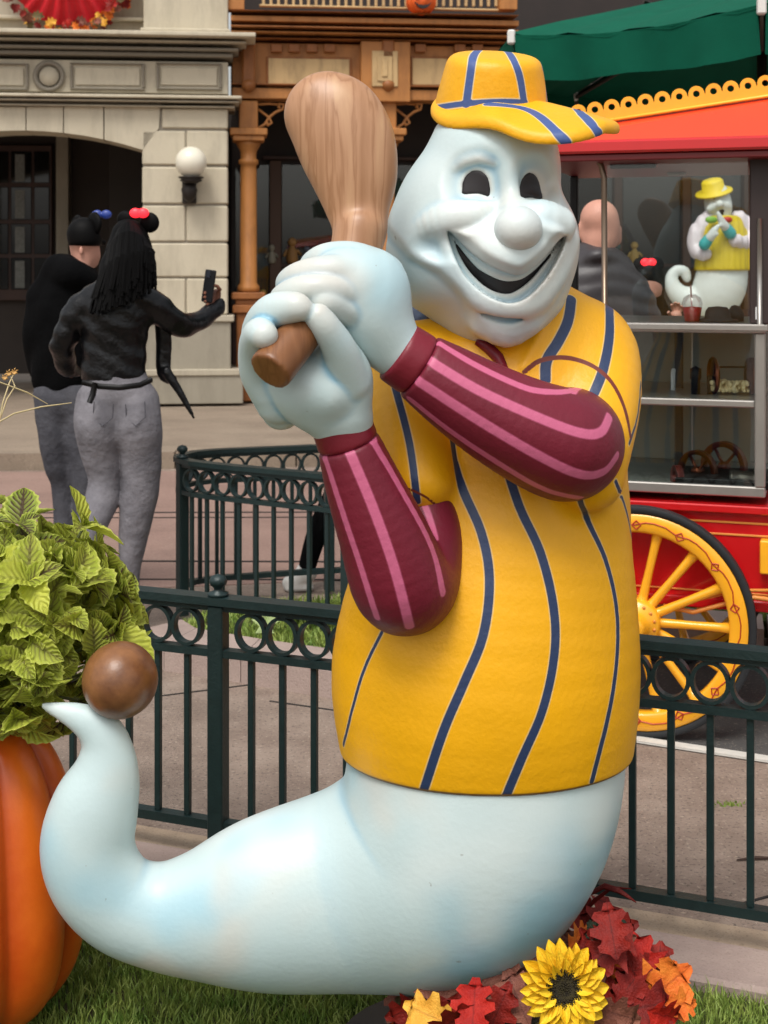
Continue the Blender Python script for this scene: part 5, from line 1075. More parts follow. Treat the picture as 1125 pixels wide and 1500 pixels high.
pu += ring_stripes(su, 0, 5); pl += ring_stripes(sl[:4], 0, 5)
sculpt('sleeve', f_su, (10, -330, -400), (370, -20, -50), 3.6, SM, ghost, {'stripe': lambda v: linedist(v, pu)})
sculpt('sleeve', f_sl, (-120, -320, -560), (110, -30, -200), 3.6, SM, ghost, {'stripe': lambda v: linedist(v, pl)})
def ext(sp, back, fwd, grow):
    a, b = np.array(sp[0][:3]), np.array(sp[1][:3]); n = (a - b) / np.linalg.norm(a - b)
    return [tuple(a - n * back) + (sp[0][3] + grow,), tuple(a + n * fwd) + (sp[0][3] + grow - 1,)]
for sp in (su, sl):
    e = ext(sp, 12, 18, 1.5); n = np.array(e[1][:3]) - np.array(e[0][:3]); ln_ = np.linalg.norm(n); n = (n / ln_).astype(np.float32)
    def fc(Q, e=e, n=n, ln_=ln_):
        pa = Q - np.array(e[0][:3], np.float32); t = pa @ n; r = np.sqrt(((pa - t[:, None] * n) ** 2).sum(1))
        return smax(r - (e[0][3] - .04 * t), np.abs(t - ln_ / 2) - ln_ / 2 - 3, 5)
    m_ = (np.array(e[0][:3]) + np.array(e[1][:3])) / 2
    sculpt('cuff', fc, m_ - 75, m_ + 75, 3, CM, ghost)
# collar
co = [hit(f_jersey, x, y) for x, y in ((700, 500), (716, 510), (730, 524), (741, 545))]
mbc = MB(); mbc.tube([toworld(np.array([p]))[0] for p in co], [.009, .012, .012, .008], 8); mbc.build('collar', CM, ghost)

# --- bat
bat_sp = LL([(394, 545, -342, 34), (434, 497, -304, 31), (478, 440, -262, 28), (514, 385, -222, 33), (527, 338, -203, 38), (523, 296, -196, 49), (519, 255, -190, 63), (508, 214, -184, 72), (494, 182, -180, 71), (480, 168, -178, 64)])
cap_p = np.array(bat_sp[0][:3]); cap_q = np.array(bat_sp[1][:3])
def f_bat(Q):
    d = smin(tubef(Q, bat_sp[:5], 6), tubef(Q, bat_sp[3:], 7, .6), 8); n = (cap_p - cap_q) / np.linalg.norm(cap_p - cap_q)
    return smax(d, (Q - cap_p.astype(np.float32)) @ n.astype(np.float32), 4)
sculpt('bat', f_bat, (-210, -390, -190), (60, -110, 290), 3.2, BATM, ghost)

# --- hands, each with a palm, four fingers and a thumb
handU = [([(598, 525, -222, 40), (570, 500, -226, 46), (540, 455, -232, 60), (520, 425, -235, 62)], 30),        # wrist, back of hand
         ([(545, 420, -232, 52), (500, 408, -250, 40)], 24)]
fingU = [[(565, 400, -222, 27), (520, 380, -240, 26), (478, 378, -228, 22), (456, 392, -196, 19), (470, 410, -180, 17)],
         [(548, 420, -246, 25), (496, 398, -272, 24), (447, 402, -266, 22), (422, 416, -232, 19), (440, 432, -200, 17)],
         [(535, 440, -252, 25), (486, 424, -288, 22), (440, 424, -288, 20), (412, 438, -252, 18), (430, 452, -218, 16)],
         [(530, 466, -252, 24), (500, 452, -282, 21), (474, 440, -296, 18), (440, 444, -270, 16), (430, 458, -240, 15)],
         [(560, 430, -200, 26), (552, 392, -180, 22), (524, 368, -172, 19), (496, 372, -176, 17)]]
handL = [([(505, 625, -226, 40), (482, 600, -234, 46), (455, 572, -246, 55), (430, 552, -244, 52)], 26),
         ([(508, 600, -240, 36), (510, 552, -254, 36), (495, 520, -270, 32)], 18),
         ([(480, 575, -268, 34), (455, 568, -270, 36)], 14)]
fingL = [[(408, 560, -228, 36), (388, 522, -232, 31), (382, 484, -258, 28), (400, 457, -296, 27), (430, 450, -318, 23), (440, 452, -322, 19)],
         [(402, 573, -240, 36), (380, 545, -256, 29), (374, 510, -284, 25), (380, 489, -316, 24), (388, 492, -336, 20)],
         [(408, 588, -235, 34), (388, 556, -232, 28), (384, 524, -236, 24), (398, 500, -240, 20), (420, 500, -240, 16)],
         [(412, 600, -220, 30), (396, 575, -212, 24), (400, 550, -212, 20), (420, 535, -218, 16)],
         [(512, 560, -262, 31), (498, 514, -292, 26), (478, 480, -312, 22), (466, 464, -316, 20)]]
def f_hand(palm, fing):
    P_ = [(LL(p), k) for p, k in palm]; F_ = [LL(p) for p in fing]
    def f(Q):
        d = tubef(Q, P_[0][0], 7)
        for pp, kk in P_[1:]: d = smin(d, tubef(Q, pp, 6), kk)
        for i, s in enumerate(F_):
            d = smin(d, tubef(Q, s, 7), 3)
        return d
    return f
fhU, fhL = f_hand(handU, fingU), f_hand(handL, fingL)
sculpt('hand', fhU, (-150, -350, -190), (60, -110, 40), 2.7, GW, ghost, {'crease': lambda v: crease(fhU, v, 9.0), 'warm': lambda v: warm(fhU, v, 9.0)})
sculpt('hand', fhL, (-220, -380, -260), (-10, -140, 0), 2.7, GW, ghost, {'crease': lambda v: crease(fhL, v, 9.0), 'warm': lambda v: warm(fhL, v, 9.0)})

# --- ball resting on the tail, hidden steel foot
BALLM = mat('ball_paint', c(88, 52, 32), .34, 0, 11, .2, c(150, 102, 62), .1)
mb = MB(); mb.ball(P(176, 996, 2.70), .0745, 40); mb.build('ball', BALLM, ghost)
STEEL = mat('steel', c(90), .4, .9)
mb = MB(); mb.lathe([(.03, .02), (.03, .25)], (.12, 2.76, 0), 16); mb.lathe([(.22, 0), (.22, .018), (.0001, .02)], (.12, 2.76, 0), 32); mb.build('stand', STEEL, ghost)
# ---------------------------------------------------------------- leaves
def leaf_mesh(name, out, L, cup=.15, droop=.25, nseg=9, m=None, seed=0, teeth=.0, lobes=None):
    rg = random.Random(seed); vs = []; lu = []; lv = []; K = 5
    for i in range(nseg + 1):
        t = i / nseg; w = out(t)
        if teeth and 0 < i < nseg: w *= 1 + teeth * (1 if i % 2 else -1)
        for j in range(K):
            s = (j / (K - 1)) * 2 - 1; x = s * w * L; z = abs(s) ** 1.5 * w * L * cup * 2 - droop * L * t * t + .012 * L * math.sin(t * 17 + seed + s * 3) * abs(s) + (.02 * L * (1 if j % 2 else -1) * (1 - abs(s)) * (1 if 0 < i < nseg else 0) * .5)
            vs.append((x, t * L, z)); lu.append(t); lv.append(s)
    fs = [(i * K + j, i * K + j + 1, (i + 1) * K + j + 1, (i + 1) * K + j) for i in range(nseg) for j in range(K - 1)]
    me = np_mesh(name, np.array(vs, np.float32), np.array(fs), {'lu': np.array(lu), 'lv': np.array(lv)})
    if m: me.materials.append(m)
    return me
def coleus_mat():
    m = mat('coleus_leaf', c(134, 150, 40), .5, 0, 0, 0, spec=.35); N, K, B = nodes_of(m)
    au = N.new('ShaderNodeAttribute'); au.attribute_name = 'lu'; av = N.new('ShaderNodeAttribute'); av.attribute_name = 'lv'
    def mth(op, a, b=None, cc=None):
        n = N.new('ShaderNodeMath'); n.operation = op
        for i, q in enumerate((a, b, cc)):
            if q is None: continue
            if isinstance(q, (int, float)): n.inputs[i].default_value = q
            else: K.new(q, n.inputs[i])
        return n.outputs[0]
    ab = mth('ABSOLUTE', av.outputs['Fac']); ph = mth('SUBTRACT', mth('MULTIPLY', au.outputs['Fac'], 44), mth('MULTIPLY', ab, 15)); w = mth('SINE', ph)
    vein = mth('MULTIPLY', mth('GREATER_THAN', w, .55), mth('LESS_THAN', ab, .72)); mid = mth('LESS_THAN', ab, .10)
    oi = N.new('ShaderNodeObjectInfo'); rnd = oi.outputs['Random']
    tn = N.new('ShaderNodeTexNoise'); tn.inputs['Scale'].default_value = 30; ge = N.new('ShaderNodeNewGeometry'); K.new(ge.outputs['Position'], tn.inputs['Vector'])
    ce = mth('SUBTRACT', 1, mth('MULTIPLY', ab, 1.15)); patch = mth('MULTIPLY', ce, mth('MULTIPLY', tn.outputs['Fac'], mth('MULTIPLY', rnd, 1.5)))
    fac = mth('MINIMUM', mth('ADD', mth('MULTIPLY', mth('MAXIMUM', vein, mid), mth('MULTIPLY_ADD', rnd, .8, .02)), patch), .92)
    g2 = N.new('ShaderNodeMix'); g2.data_type = 'RGBA'; g2.inputs['A'].default_value = c(156, 174, 50); g2.inputs['B'].default_value = c(222, 230, 104); K.new(mth('MULTIPLY_ADD', tn.outputs['Fac'], 1.2, -.2), g2.inputs['Factor'])
    # pale rim
    gh = N.new('ShaderNodeHueSaturation'); K.new(g2.outputs['Result'], gh.inputs['Color']); K.new(mth('MULTIPLY_ADD', rnd, .03, .485), gh.inputs['Hue']); K.new(mth('MULTIPLY_ADD', rnd, -.5, 1.22), gh.inputs['Value'])
    g3 = N.new('ShaderNodeMix'); g3.data_type = 'RGBA'; g3.inputs['B'].default_value = c(208, 214, 104); K.new(gh.outputs['Color'], g3.inputs['A']); K.new(mth('MULTIPLY', mth('GREATER_THAN', ab, .86), .7), g3.inputs['Factor'])
    mx = N.new('ShaderNodeMix'); mx.data_type = 'RGBA'; mx.inputs['B'].default_value = c(74, 44, 44); K.new(g3.outputs['Result'], mx.inputs['A']); K.new(fac, mx.inputs['Factor']); K.new(mx.outputs['Result'], B.inputs['Base Color'])
    bp = N.new('ShaderNodeBump'); bp.inputs['Strength'].default_value = .5; bp.inputs['Distance'].default_value = .003; K.new(w, bp.inputs['Height']); K.new(bp.outputs[0], B.inputs['Normal'])
    # a little light passes through
    out = [x for x in N if x.type == 'OUTPUT_MATERIAL'][0]; tl = N.new('ShaderNodeBsdfTranslucent'); K.new(mx.outputs['Result'], tl.inputs[0]); ms = N.new('ShaderNodeMixShader'); ms.inputs[0].default_value = .36; K.new(B.outputs[0], ms.inputs[1]); K.new(tl.outputs[0], ms.inputs[2]); K.new(ms.outputs[0], out.inputs[0])
    return m
M_col = coleus_mat(); M_dkleaf = mat('coleus_shade_leaf', c(70, 84, 34), .6, 0, 14, .3, c(92, 70, 44))
ovate = lambda t: .36 * math.sin(math.pi * (t * .985 + .012) ** .8) ** .72 if 0 < t < 1 else .012
CV = [leaf_mesh('leaf', ovate, .088, .16 + .05 * k, .12 + .1 * k, 11, M_col, k, .07) for k in range(5)]
# pumpkin pot
pot = thing('pumpkin_planter', 'large painted orange pumpkin planter at the lower left edge holding the coleus', 'planter', (-.885, 2.92, 0))
pc = Vector((-.885, 2.92)); prof = [(.0, .10), (.03, .17), (.10, .222), (.2, .243), (.3, .238), (.4, .224), (.49, .203), (.56, .172), (.61, .128), (.63, .07)]
mb = MB(); vs = []; na = 140; sp_ = spline([(0, r, z, 0) for z, r in prof], 5)
for i in range(len(sp_)):
    r0, z0 = sp_[i][1], sp_[i][2]
    for j in range(na):
        a = 2 * math.pi * j / na; rib = abs(math.sin(a * 4.5 + .95 + .1 * math.sin(z0 * 6))) ** .55; r = r0 * (.865 + .135 * rib); vs.append((pc.x + r * math.cos(a), pc.y + r * math.sin(a), z0))
fs = [(i * na + j, i * na + (j + 1) % na, (i + 1) * na + (j + 1) % na, (i + 1) * na + j) for i in range(len(sp_) - 1) for j in range(na)]
pm_ = mat('pumpkin_paint', c(214, 88, 20), .34, 0, 5, .2, c(236, 118, 30), .08, 60); N, K, B = nodes_of(pm_); cur_ = B.inputs['Base Color'].links[0].from_socket
at_ = N.new('ShaderNodeAttribute'); at_.attribute_name = 'groove'; m_ = N.new('ShaderNodeMix'); m_.data_type = 'RGBA'; m_.inputs['B'].default_value = c(158, 48, 14); K.new(at_.outputs['Fac'], m_.inputs['Factor']); K.new(cur_, m_.inputs['A']); K.new(m_.outputs['Result'], B.inputs['Base Color'])
gv = np.array([max(0, min(.85, (1 - abs(math.sin(2 * math.pi * (i % na) / na * 4.5 + .95 + .1 * math.sin(vs[i][2] * 6)))) * .8 - .12)) for i in range(len(vs))])   # colour mixes to a darker red towards the grooves
link_mesh('pumpkin', np_mesh('pumpkin', np.array(vs), np.array(fs), {'groove': gv}), pm_, pot)
mb = MB(); mb.lathe([(.06, .60), (.09, .62), (.08, .63), (.0001, .62)], (pc.x, pc.y, 0), 32); mb.build('soil', mat('potting_soil', c(40, 30, 24), .95, 0, 40, .3), pot)
# coleus
CC0 = Vector((-.80, 2.93, .83)); col = thing('coleus_plant', 'bushy lime green coleus with purple veins growing out of the pumpkin planter', 'plant', (-.83, 2.93, .58))
rg = random.Random(21); cnt = 0; tips = []
k = 0
while cnt < 292 and k < 400:
    k += 1; th = rg.uniform(0, 2 * math.pi); u = rg.uniform(-.85, 1); s = math.sqrt(max(0, 1 - u * u)); d = Vector((s * math.cos(th), s * math.sin(th), u))
    if d.y > .45 and rg.random() < .75: continue
    rr = Vector((.268, .26, .255 if u > 0 else .31)); tip = CC0 + Vector((d.x * rr.x, d.y * rr.y, d.z * rr.z)) * rg.uniform(.72, 1.0)
    if u < -.2 and d.y < -.1 and d.x > .35: continue
    if tip.z < .655 and tip.x > -.86 and d.y < .35: continue
    if any((tip - t).length < .062 for t in tips): continue
    tips.append(tip); out = Vector((d.x, d.y, d.z * .8 + .25)); 
    if u < -.1: out = Vector((d.x * .7, d.y * .7, -.75))
    out.normalize(); q = out.to_track_quat('Z', 'Y')
    for w in range(rg.choice((4, 5, 6))):
        a = w * math.pi / 2 + rg.uniform(-.3, .3) + (.78 if w > 3 else 0); tilt = R(rg.uniform(38, 72)) if w < 4 else R(20)
        M = Matrix.Translation(tip) @ q.to_matrix().to_4x4() @ Matrix.Rotation(a, 4, 'Z') @ Matrix.Rotation(R(90) - tilt - (.3 if u < 0 else 0), 4, 'X') @ Matrix.Rotation(rg.uniform(-.4, .4), 4, 'Y') @ Matrix.Scale(rg.choice((rg.uniform(.5, .8), rg.uniform(.8, 1.2))) * (.6 if w > 3 else 1), 4)
        o = bpy.data.objects.new('leaf', CV[rg.randrange(5)]); COL.objects.link(o); o.parent = col; o.matrix_local = Matrix.Translation(-ORG[col.name]) @ M; cnt += 1
mb = MB()
for t in tips: b = Vector((pc.x + (t.x - pc.x) * .2, pc.y + (t.y - pc.y) * .2, .6)); mb.tube([b, b.lerp(t, .5) + Vector((0, 0, .05)), t], [.006, .005, .003], 5)
o = mb.build('stems', mat('coleus_stem', c(96, 104, 60), .6), col); o['kind'] = 'stuff'
base_v = [np.array([v.co[:] for v in m_.vertices]) for m_ in CV]; base_f = [np.array([p.vertices[:] for p in m_.polygons]) for m_ in CV]
at_u = [np.array([d.value for d in m_.attributes['lu'].data]) for m_ in CV]; at_v = [np.array([d.value for d in m_.attributes['lv'].data]) for m_ in CV]
V = []; Fc = []; AU = []; AV = []; off = 0
for k in range(900):                 # the many leaves further inside the bush
    th = rg.uniform(0, 6.28); u = rg.uniform(-1, 1); s = math.sqrt(1 - u * u); d = Vector((s * math.cos(th), s * math.sin(th), u)); p = CC0 + Vector((d.x * .255, d.y * .235, d.z * (.215 if u > 0 else .30))) * rg.uniform(.55, 1)
    if u < -.35 and d.x > .55: continue
    if p.z < .665 and p.x > -.88 and d.y < .4: continue
    out = (d + Vector((0, 0, .3 if u > -.1 else -1.0))).normalized(); M = Matrix.Translation(p) @ out.to_track_quat('Z', 'Y').to_matrix().to_4x4() @ Matrix.Rotation(rg.uniform(0, 6.28), 4, 'Z') @ Matrix.Rotation(R(rg.uniform(10, 60)), 4, 'X') @ Matrix.Rotation(rg.uniform(-.6, .6), 4, 'Y') @ Matrix.Scale(rg.uniform(.6, 1.05), 4)
    q = rg.randrange(5); MM = np.array(M); V.append(base_v[q] @ MM[:3, :3].T + MM[:3, 3]); Fc.append(base_f[q] + off); off += len(base_v[q]); AU.append(at_u[q]); AV.append(at_v[q])
o = link_mesh('inner_leaves', np_mesh('inner_leaves', np.concatenate(V), np.concatenate(Fc), {'lu': np.concatenate(AU), 'lv': np.concatenate(AV)}), M_col, col); o['kind'] = 'stuff'
# pale dry stalks at the left
M_dry = mat('dry_stalk', c(190, 172, 128), .7)
ds = thing('dry_grass', 'thin pale dry stalks with small orange flower heads at the left edge', 'plant', (-.95, 2.98, .6))
for pts in ([(-30, 760), (-8, 660), (4, 590), (14, 560), (20, 548)], [(-40, 800), (-20, 690), (-2, 620), (10, 585), (22, 566), (16, 552)], [(-40, 640), (20, 606), (60, 596), (105, 590)], [(-60, 600), (0, 560), (40, 575), (70, 592)]):
    mb = MB(); mb.tube([P(x, y, 2.98 + .03 * i) for i, (x, y) in enumerate(pts)] , [.0018] * (len(pts) - 1) + [.0008], 5); mb.build('stalk', M_dry, ds)
for x, y in ((14, 546), (22, 544), (8, 552)):
    mb = MB(); p = P(x, y, 3.1)
    for k in range(6): a = k * 1.047; mb.add([p, p + Vector((math.cos(a) * .006 - .002, -.004, math.sin(a) * .006)), p + Vector((math.cos(a + .4) * .009, 0, math.sin(a + .4) * .009)), p + Vector((math.cos(a + .8) * .006, -.004, math.sin(a + .8) * .006))], [(0, 1, 2, 3)])
    mb.build('flower_head', mat('orange_petal', c(196, 150, 84), .7), ds)

# ---------------------------------------------------------------- autumn arrangement under the statue
def oak(seed, L=.1):                 # lobed leaf, fan triangulated from the midrib
    rg = random.Random(seed); pts = []; half = [(0.03, 0), (.10, .10), (.26, .16), (.34, .26), (.22, .30), (.2, .36), (.40, .46), (.46, .58), (.30, .60), (.22, .64), (.32, .76), (.30, .86), (.16, .84), (.12, .90), (.06, 1.0)]
    rows = []; vs = []; lu = []; lv = []
    for x, t in half:
        x *= rg.uniform(.85, 1.15); bend = -.3 * t * t
        for s in (-1, -.5, 0, .5, 1): vs.append((s * x * L, t * L, (abs(s) * x * .35 + bend + .03 * math.sin(t * 20 + s * 4 + seed) ) * L)); lu.append(t); lv.append(s)
    fs = [(i * 5 + j, i * 5 + j + 1, i * 5 + j + 6, i * 5 + j + 5) for i in range(len(half) - 1) for j in range(4)]
    return np.array(vs, np.float32), np.array(fs), {'lu': np.array(lu), 'lv': np.array(lv)}
def leafmat(name, a, b):
    m = mat(name, a, .6, 0, 26, .2, b, .35, 240, .3); N, K, B = nodes_of(m); cur = B.inputs['Base Color'].links[0].from_socket
    av = N.new('ShaderNodeAttribute'); av.attribute_name = 'lv'; ab = N.new('ShaderNodeMath'); ab.operation = 'ABSOLUTE'; K.new(av.outputs['Fac'], ab.inputs[0])
    mr = N.new('ShaderNodeMapRange'); mr.inputs[1].default_value = .0; mr.inputs[2].default_value = .09; mr.inputs[3].default_value = .6; mr.inputs[4].default_value = 0; K.new(ab.outputs[0], mr.inputs[0])
    mx = N.new('ShaderNodeMix'); mx.data_type = 'RGBA'; mx.inputs['B'].default_value = tuple(v * .45 for v in a[:3]) + (1,); K.new(mr.outputs[0], mx.inputs['Factor']); K.new(cur, mx.inputs['A']); K.new(mx.outputs['Result'], B.inputs['Base Color'])
    return m
LM = {'dark': leafmat('leaf_dark_red', c(96, 18, 14), c(142, 30, 18)), 'red': leafmat('leaf_red', c(146, 18, 12), c(182, 34, 18)), 'or': leafmat('leaf_orange', c(206, 84, 24), c(232, 136, 48)), 'yel': leafmat('leaf_yellow', c(222, 156, 52), c(240, 186, 74)), 'olive': leafmat('leaf_olive', c(82, 70, 42), c(112, 96, 56)), 'green': leafmat('leaf_green', c(24, 34, 24), c(40, 50, 34)), 'mauve': leafmat('leaf_mauve', c(110, 60, 52), c(150, 96, 76))}
OAK = {}
def leaf_obj(kind, v, p, size, face, roll, parent, name='leaf'):
    if (kind, v) not in OAK:
        a, b, d = oak(v * 7 + 3); me = np_mesh('oak_leaf', a, b, d); me.materials.append(LM[kind]); OAK[kind, v] = me
    o = bpy.data.objects.new(name, OAK[kind, v]); COL.objects.link(o); o.parent = parent
    q = Vector(face).to_track_quat('Z', 'Y'); M = Matrix.Translation(p) @ q.to_matrix().to_4x4() @ Matrix.Rotation(roll, 4, 'Z') @ Matrix.Scale(size / .1, 4) @ Matrix.Translation((0, -.05, 0))
    o.matrix_local = Matrix.Translation(-ORG[parent.name]) @ M; return o
au = thing('autumn_arrangement', 'autumn arrangement of red and orange fabric oak leaves with a sunflower under the ghost statue', 'flowers', (.27, 2.62, 0))
rg = random.Random(5)
LEAVES = [(862, 1370, 2.78, 'dark', .11, .2), (884, 1345, 2.80, 'dark', .10, -.5), (846, 1334, 2.84, 'dark', .09, .6), (905, 1362, 2.76, 'dark', .08, -1.2), (851, 1376, 2.68, 'or', .075, -1.1), (892, 1404, 2.70, 'green', .08, .2), (802, 1372, 2.74, 'olive', .09, .5), (938, 1412, 2.62, 'red', .115, .25), (967, 1452, 2.58, 'or', .13, -.9), (945, 1474, 2.54, 'dark', .12, -1.3), (905, 1440, 2.64, 'or', .09, .9), (975, 1490, 2.52, 'red', .08, -2), (758, 1397, 2.70, 'dark', .09, .3), (713, 1424, 2.66, 'red', .08, -1.4), (738, 1440, 2.6, 'mauve', .10, .1), (638, 1444, 2.7, 'olive', .09, 1.3), (690, 1436, 2.68, 'dark', .08, 1.2),
          (629, 1488, 2.55, 'yel', .10, 1.2), (693, 1474, 2.50, 'red', .10, .05), (660, 1470, 2.62, 'green', .09, .8), (600, 1482, 2.66, 'dark', .09, 1.9), (592, 1465, 2.72, 'dark', .07, 1.4), (730, 1480, 2.54, 'dark', .09, -.4), (757, 1462, 2.56, 'mauve', .1, .5), (870, 1492, 2.48, 'mauve', .09, -2.4), (905, 1488, 2.5, 'mauve', .09, -1.9), (775, 1425, 2.64, 'olive', .09, .9), (880, 1425, 2.66, 'green', .08, -.4), (830, 1390, 2.72, 'mauve', .08, 0), (665, 1500, 2.5, 'dark', .1, 2.2), (1000, 1470, 2.56, 'or', .07, -1.6)]
for i, (x, y, D, kd, s, ro) in enumerate(LEAVES): leaf_obj(kd, i % 4, P(x, y, D), s, (rg.uniform(-.4, .4), -1, rg.uniform(-.1, .7)), ro, au)
for k in range(34):                  # the bright cluster at its right
    x = rg.uniform(850, 985); y = rg.uniform(1395, 1500) if x > 900 else rg.uniform(1350, 1500)
    leaf_obj(rg.choice(('or', 'red', 'dark', 'dark', 'red', 'dark', 'mauve') if x < 930 else ('or', 'red', 'dark', 'or')), rg.randrange(4), P(x, y, rg.uniform(2.56, 2.72)), rg.uniform(.07, .105), (rg.uniform(-.7, .7), -1, rg.uniform(-.3, 1)), rg.uniform(0, 6.28), au)
for k in range(120):                 # fill behind and below
    x = rg.uniform(590, 960); y = 1475 + rg.uniform(-60, 110) - (x > 740) * rg.random() * (min(x, 880) - 740) * .5; D = rg.uniform(2.6, 2.84)
    if x < 740 and y < 1462: y = 1462 + rg.random() * 60
    if x > 900 and y < 1420: continue
    leaf_obj(rg.choice(('dark', 'dark', 'olive', 'green', 'red', 'mauve', 'or')), rg.randrange(4), P(x, y, D), rg.uniform(.07, .11), (rg.uniform(-.6, .6), -1, rg.uniform(-.3, 1)), rg.uniform(0, 6.28), au)
mb = MB(); mb.tube([P(845, 1350, 2.84), P(862, 1310, 2.82), P(885, 1298, 2.8), P(905, 1304, 2.78), P(918, 1312, 2.77), P(932, 1322, 2.76)], [.004, .006, .007, .006, .004, .001], 6, True, .3); mb.tube([P(848, 1345, 2.84), P(870, 1320, 2.82), P(896, 1300, 2.8), P(925, 1302, 2.79)], [.003, .005, .004, .001], 6); mb.build('curled_leaf', LM['dark'], au)
mb = MB(); mb.lathe([(.02, 0), (.11, .0), (.13, .2), (.12, .21), (.0001, .2)], (.25, 2.72, 0), 24); mb.build('basket', mat('dark_wicker', c(44, 32, 24), .8, 0, 60, .3, None, .8, 160), au)
sc = P(825, 1446, 2.47); sq = Vector((.06, -1, .22)).to_track_quat('Z', 'Y').to_matrix().to_4x4()
M_pet = leafmat('sunflower_petal', c(228, 178, 20), c(246, 208, 50))
pm = leaf_mesh('petal', lambda t: .25 * math.sin(math.pi * (t * .95 + .045)) ** .6 if t < 1 else .02, .056, .5, .1, 8, M_pet, 2)
for ringi, (n, r0, sc_, tilt) in enumerate(((20, .026, 1.02, 8), (20, .024, .88, 20), (12, .022, .62, 34))):
    for k in range(n):
        a = 2 * math.pi * (k + .5 * ringi) / n + rg.uniform(-.06, .06)
        M = Matrix.Translation(sc) @ sq @ Matrix.Rotation(a, 4, 'Z') @ Matrix.Translation((0, r0, .004 * ringi)) @ Matrix.Rotation(R(tilt + rg.uniform(-8, 8)), 4, 'X') @ Matrix.Rotation(rg.uniform(-.25, .25), 4, 'Y') @ Matrix.Scale(sc_ * rg.uniform(.9, 1.08), 4)
        o = bpy.data.objects.new('petal', pm); COL.objects.link(o); o.parent = au; o.matrix_local = Matrix.Translation(-ORG[au.name]) @ M
mb = MB(Matrix.Translation(sc) @ sq); mb.lathe([(.034, -.004), (.036, .004), (.03, .012), (.016, .013), (.0001, .009)], (0, 0, 0), 28)
for k in range(230): a = k * 2.39996; r = .0345 * math.sqrt(k / 230); mb.ball((r * math.cos(a), r * math.sin(a), .012 + .003 * (r > .018)), .0017 + .0008 * rg.random(), 5)
mb.build('seed_head', mat('seed_head', c(24, 16, 12), .9, 0, 120, .5, c(62, 54, 22)), au)

# fallen leaf, tuft, twig
mb = MB(); p = Vector((P(399, 922, 5.95).x, 5.62, .13)); pts = []
for k in range(10): a = R(90 + 36 * k); r = .065 if k % 2 == 0 else .026; pts.append((p.x + r * math.cos(a), p.y + r * math.sin(a) * 1.2, p.z + .03 * math.sin(a)))
mb.add([tuple(p + Vector((0, 0, -.01)))] + pts, [(0, i + 1, (i + 1) % 10 + 1) for i in range(10)]); tag(mb.build('fallen_leaf', mat('pale_leaf', c(150, 166, 110), .7)), 'pale green star shaped fallen leaf lying on the far lawn strip', 'leaf')
p = P(1070, 1178, 0) if False else Vector(((1070 - 562.5) / 2000 * 4.05, 4.05, 0)); V = []; Fc = []
for k in range(46): a = rg.uniform(0, 6.28); r = rg.uniform(0, .04); x, y = p.x + r * math.cos(a) * 1.6, p.y + r * math.sin(a) * .6; l = rg.uniform(.006, .014); b = rg.uniform(0, 6.28); i = len(V); V += [(x - .003, y, 0), (x + .003, y, 0), (x + math.cos(b) * l * .6, y + math.sin(b) * l * .4, l)]; Fc.append((i, i + 1, i + 2))
o = link_mesh('weed_tuft', np_mesh('weed_tuft', np.array(V), np.array(Fc), None, False), M_grass); tag(o, 'small green weed tuft growing in the path behind the near fence', 'weed', None, 'stuff')
mb = MB(); x = (1105 - 562.5) / 2000 * 3.68; mb.tube([(x - .05, 3.67, .004), (x, 3.675, .008), (x + .06, 3.68, .005)], [.002, .005, .003], 6); tag(mb.build('twig', mat('twig_bark', c(70, 52, 44), .9)), 'short dark twig lying on the path beyond the near fence at right', 'twig')

# ---------------------------------------------------------------- wreath and jack-o'-lantern on the facades
wr = thing('autumn_wreath', 'autumn leaf wreath around pleated red fabric above the stone arch', 'wreath', tuple(BM @ Vector((BP(95, -50)[0], -.05, BP(95, -50)[1]))))
wu, wz = BP(97, -52); 
mb = MB(BM); vs = []; n = 96
for i in range(n + 1):
    a = 2 * math.pi * i / n; rr_ = .62 + .012 * math.sin(a * 24)
    for r_, dy in ((.05, -.06), (rr_ * .55, -.04 - .02 * math.sin(a * 24)), (rr_, .1 - .035 * math.sin(a * 24))): vs.append((wu + r_ * math.cos(a), dy, wz + r_ * math.sin(a)))
mb.add(vs, [(i * 3 + j, i * 3 + j + 1, i * 3 + 4 + j, i * 3 + 3 + j) for i in range(n) for j in range(2)], True); mb.build('red_pleats', mat('red_fabric', c(204, 20, 34), .6, 0, 8, .1), wr)
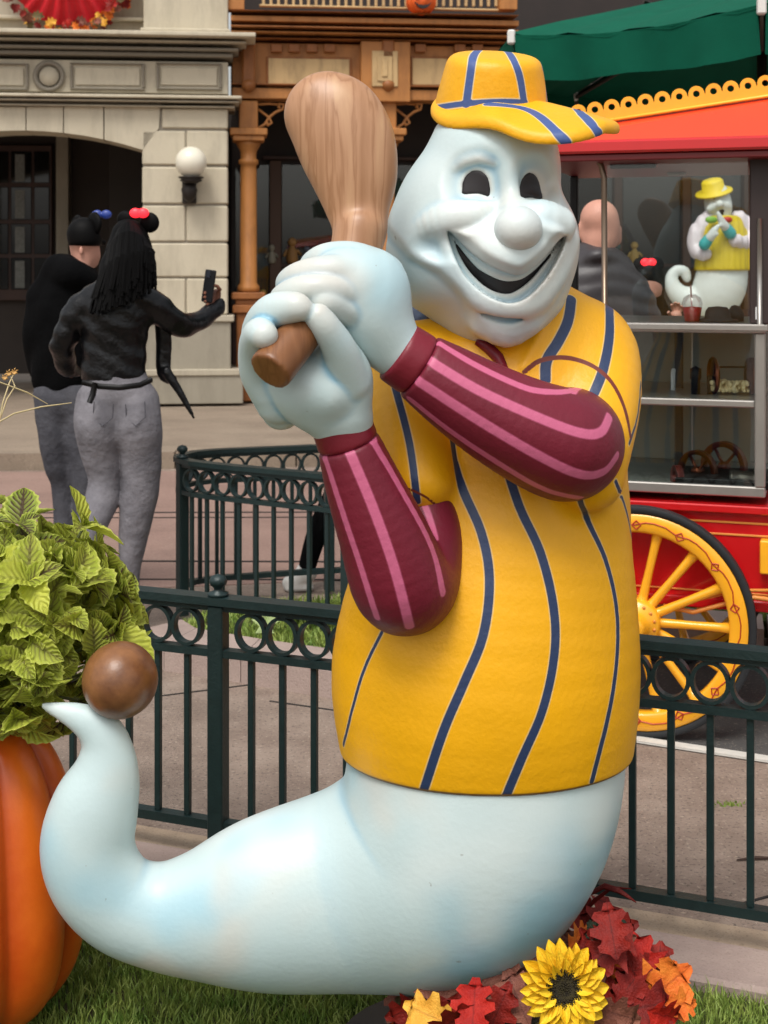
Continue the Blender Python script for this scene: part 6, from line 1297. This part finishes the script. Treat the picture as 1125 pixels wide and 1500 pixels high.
mb = MB(BM); mb.bbox(wu - .07, wu + .12, -.14, -.08, wz + .34 - .7, wz + .39 - .68, .01); mb.build('white_ribbon', mat('white_ribbon', c(224), .6), wr)
for k in range(150):
    a = rg.uniform(math.pi * .95, 2.05 * math.pi) if k < 115 else rg.uniform(0, math.pi); r_ = rg.uniform(.61, .73)
    p = BM @ Vector((wu + r_ * math.cos(a), -.02 + rg.uniform(-.1, .12), wz + r_ * math.sin(a)))
    leaf_obj(rg.choice(('dark', 'red', 'or', 'yel', 'or', 'olive', 'mauve', 'dark')), rg.randrange(4), p, rg.uniform(.08, .13), (rg.uniform(-.6, .6), -1, rg.uniform(-.5, .5)), rg.uniform(0, 6.28), wr)
for k, px in enumerate((617,)):
    u, z = BP(px, 3, OV - .2); jk = thing('jack_o_lantern', 'small orange carved pumpkin lantern hanging at the ochre balcony rail', 'pumpkin', tuple(BM @ Vector((u, OV - .2, z - .15))))
    mb = MB(BM); vs = []; na = 60; m = 16
    for i in range(m + 1):
        w = math.pi * i / m
        for j in range(na): a = 2 * math.pi * j / na; r = .165 * math.sin(w) * (.92 + .08 * abs(math.sin(a * 5))) + .0005; vs.append((u + r * math.cos(a), OV - .2 + r * math.sin(a), z - .145 * math.cos(w)))
    mb.add(vs, [(i * na + j, i * na + (j + 1) % na, (i + 1) * na + (j + 1) % na, (i + 1) * na + j) for i in range(m) for j in range(na)], True); mb.build('pumpkin', mat('lantern_orange', c(222, 92, 30), .5, 0, 9, .1), jk)
    y0 = OV - .2 - .172
    mb = MB(BM); mb.prism([(u - .09, z - .03), (u - .05, z - .055), (u, z - .062), (u + .05, z - .055), (u + .09, z - .03), (u + .05, z - .082), (u, z - .1), (u - .05, z - .082)], y0 + .01, y0 + .06); mb.build('mouth', BLK, jk)
    for s in (-1, 1): mb = MB(BM); mb.prism([(u + s * .03, z + .02), (u + s * .085, z + .02), (u + s * .06, z + .075)], y0, y0 + .05); mb.build('eye', BLK, jk)
    mb = MB(BM); mb.tube([(u, OV - .2, z + .13), (u + .01, OV - .2, z + .2)], [.02, .014], 8); mb.build('stem', M_dkleaf, jk)
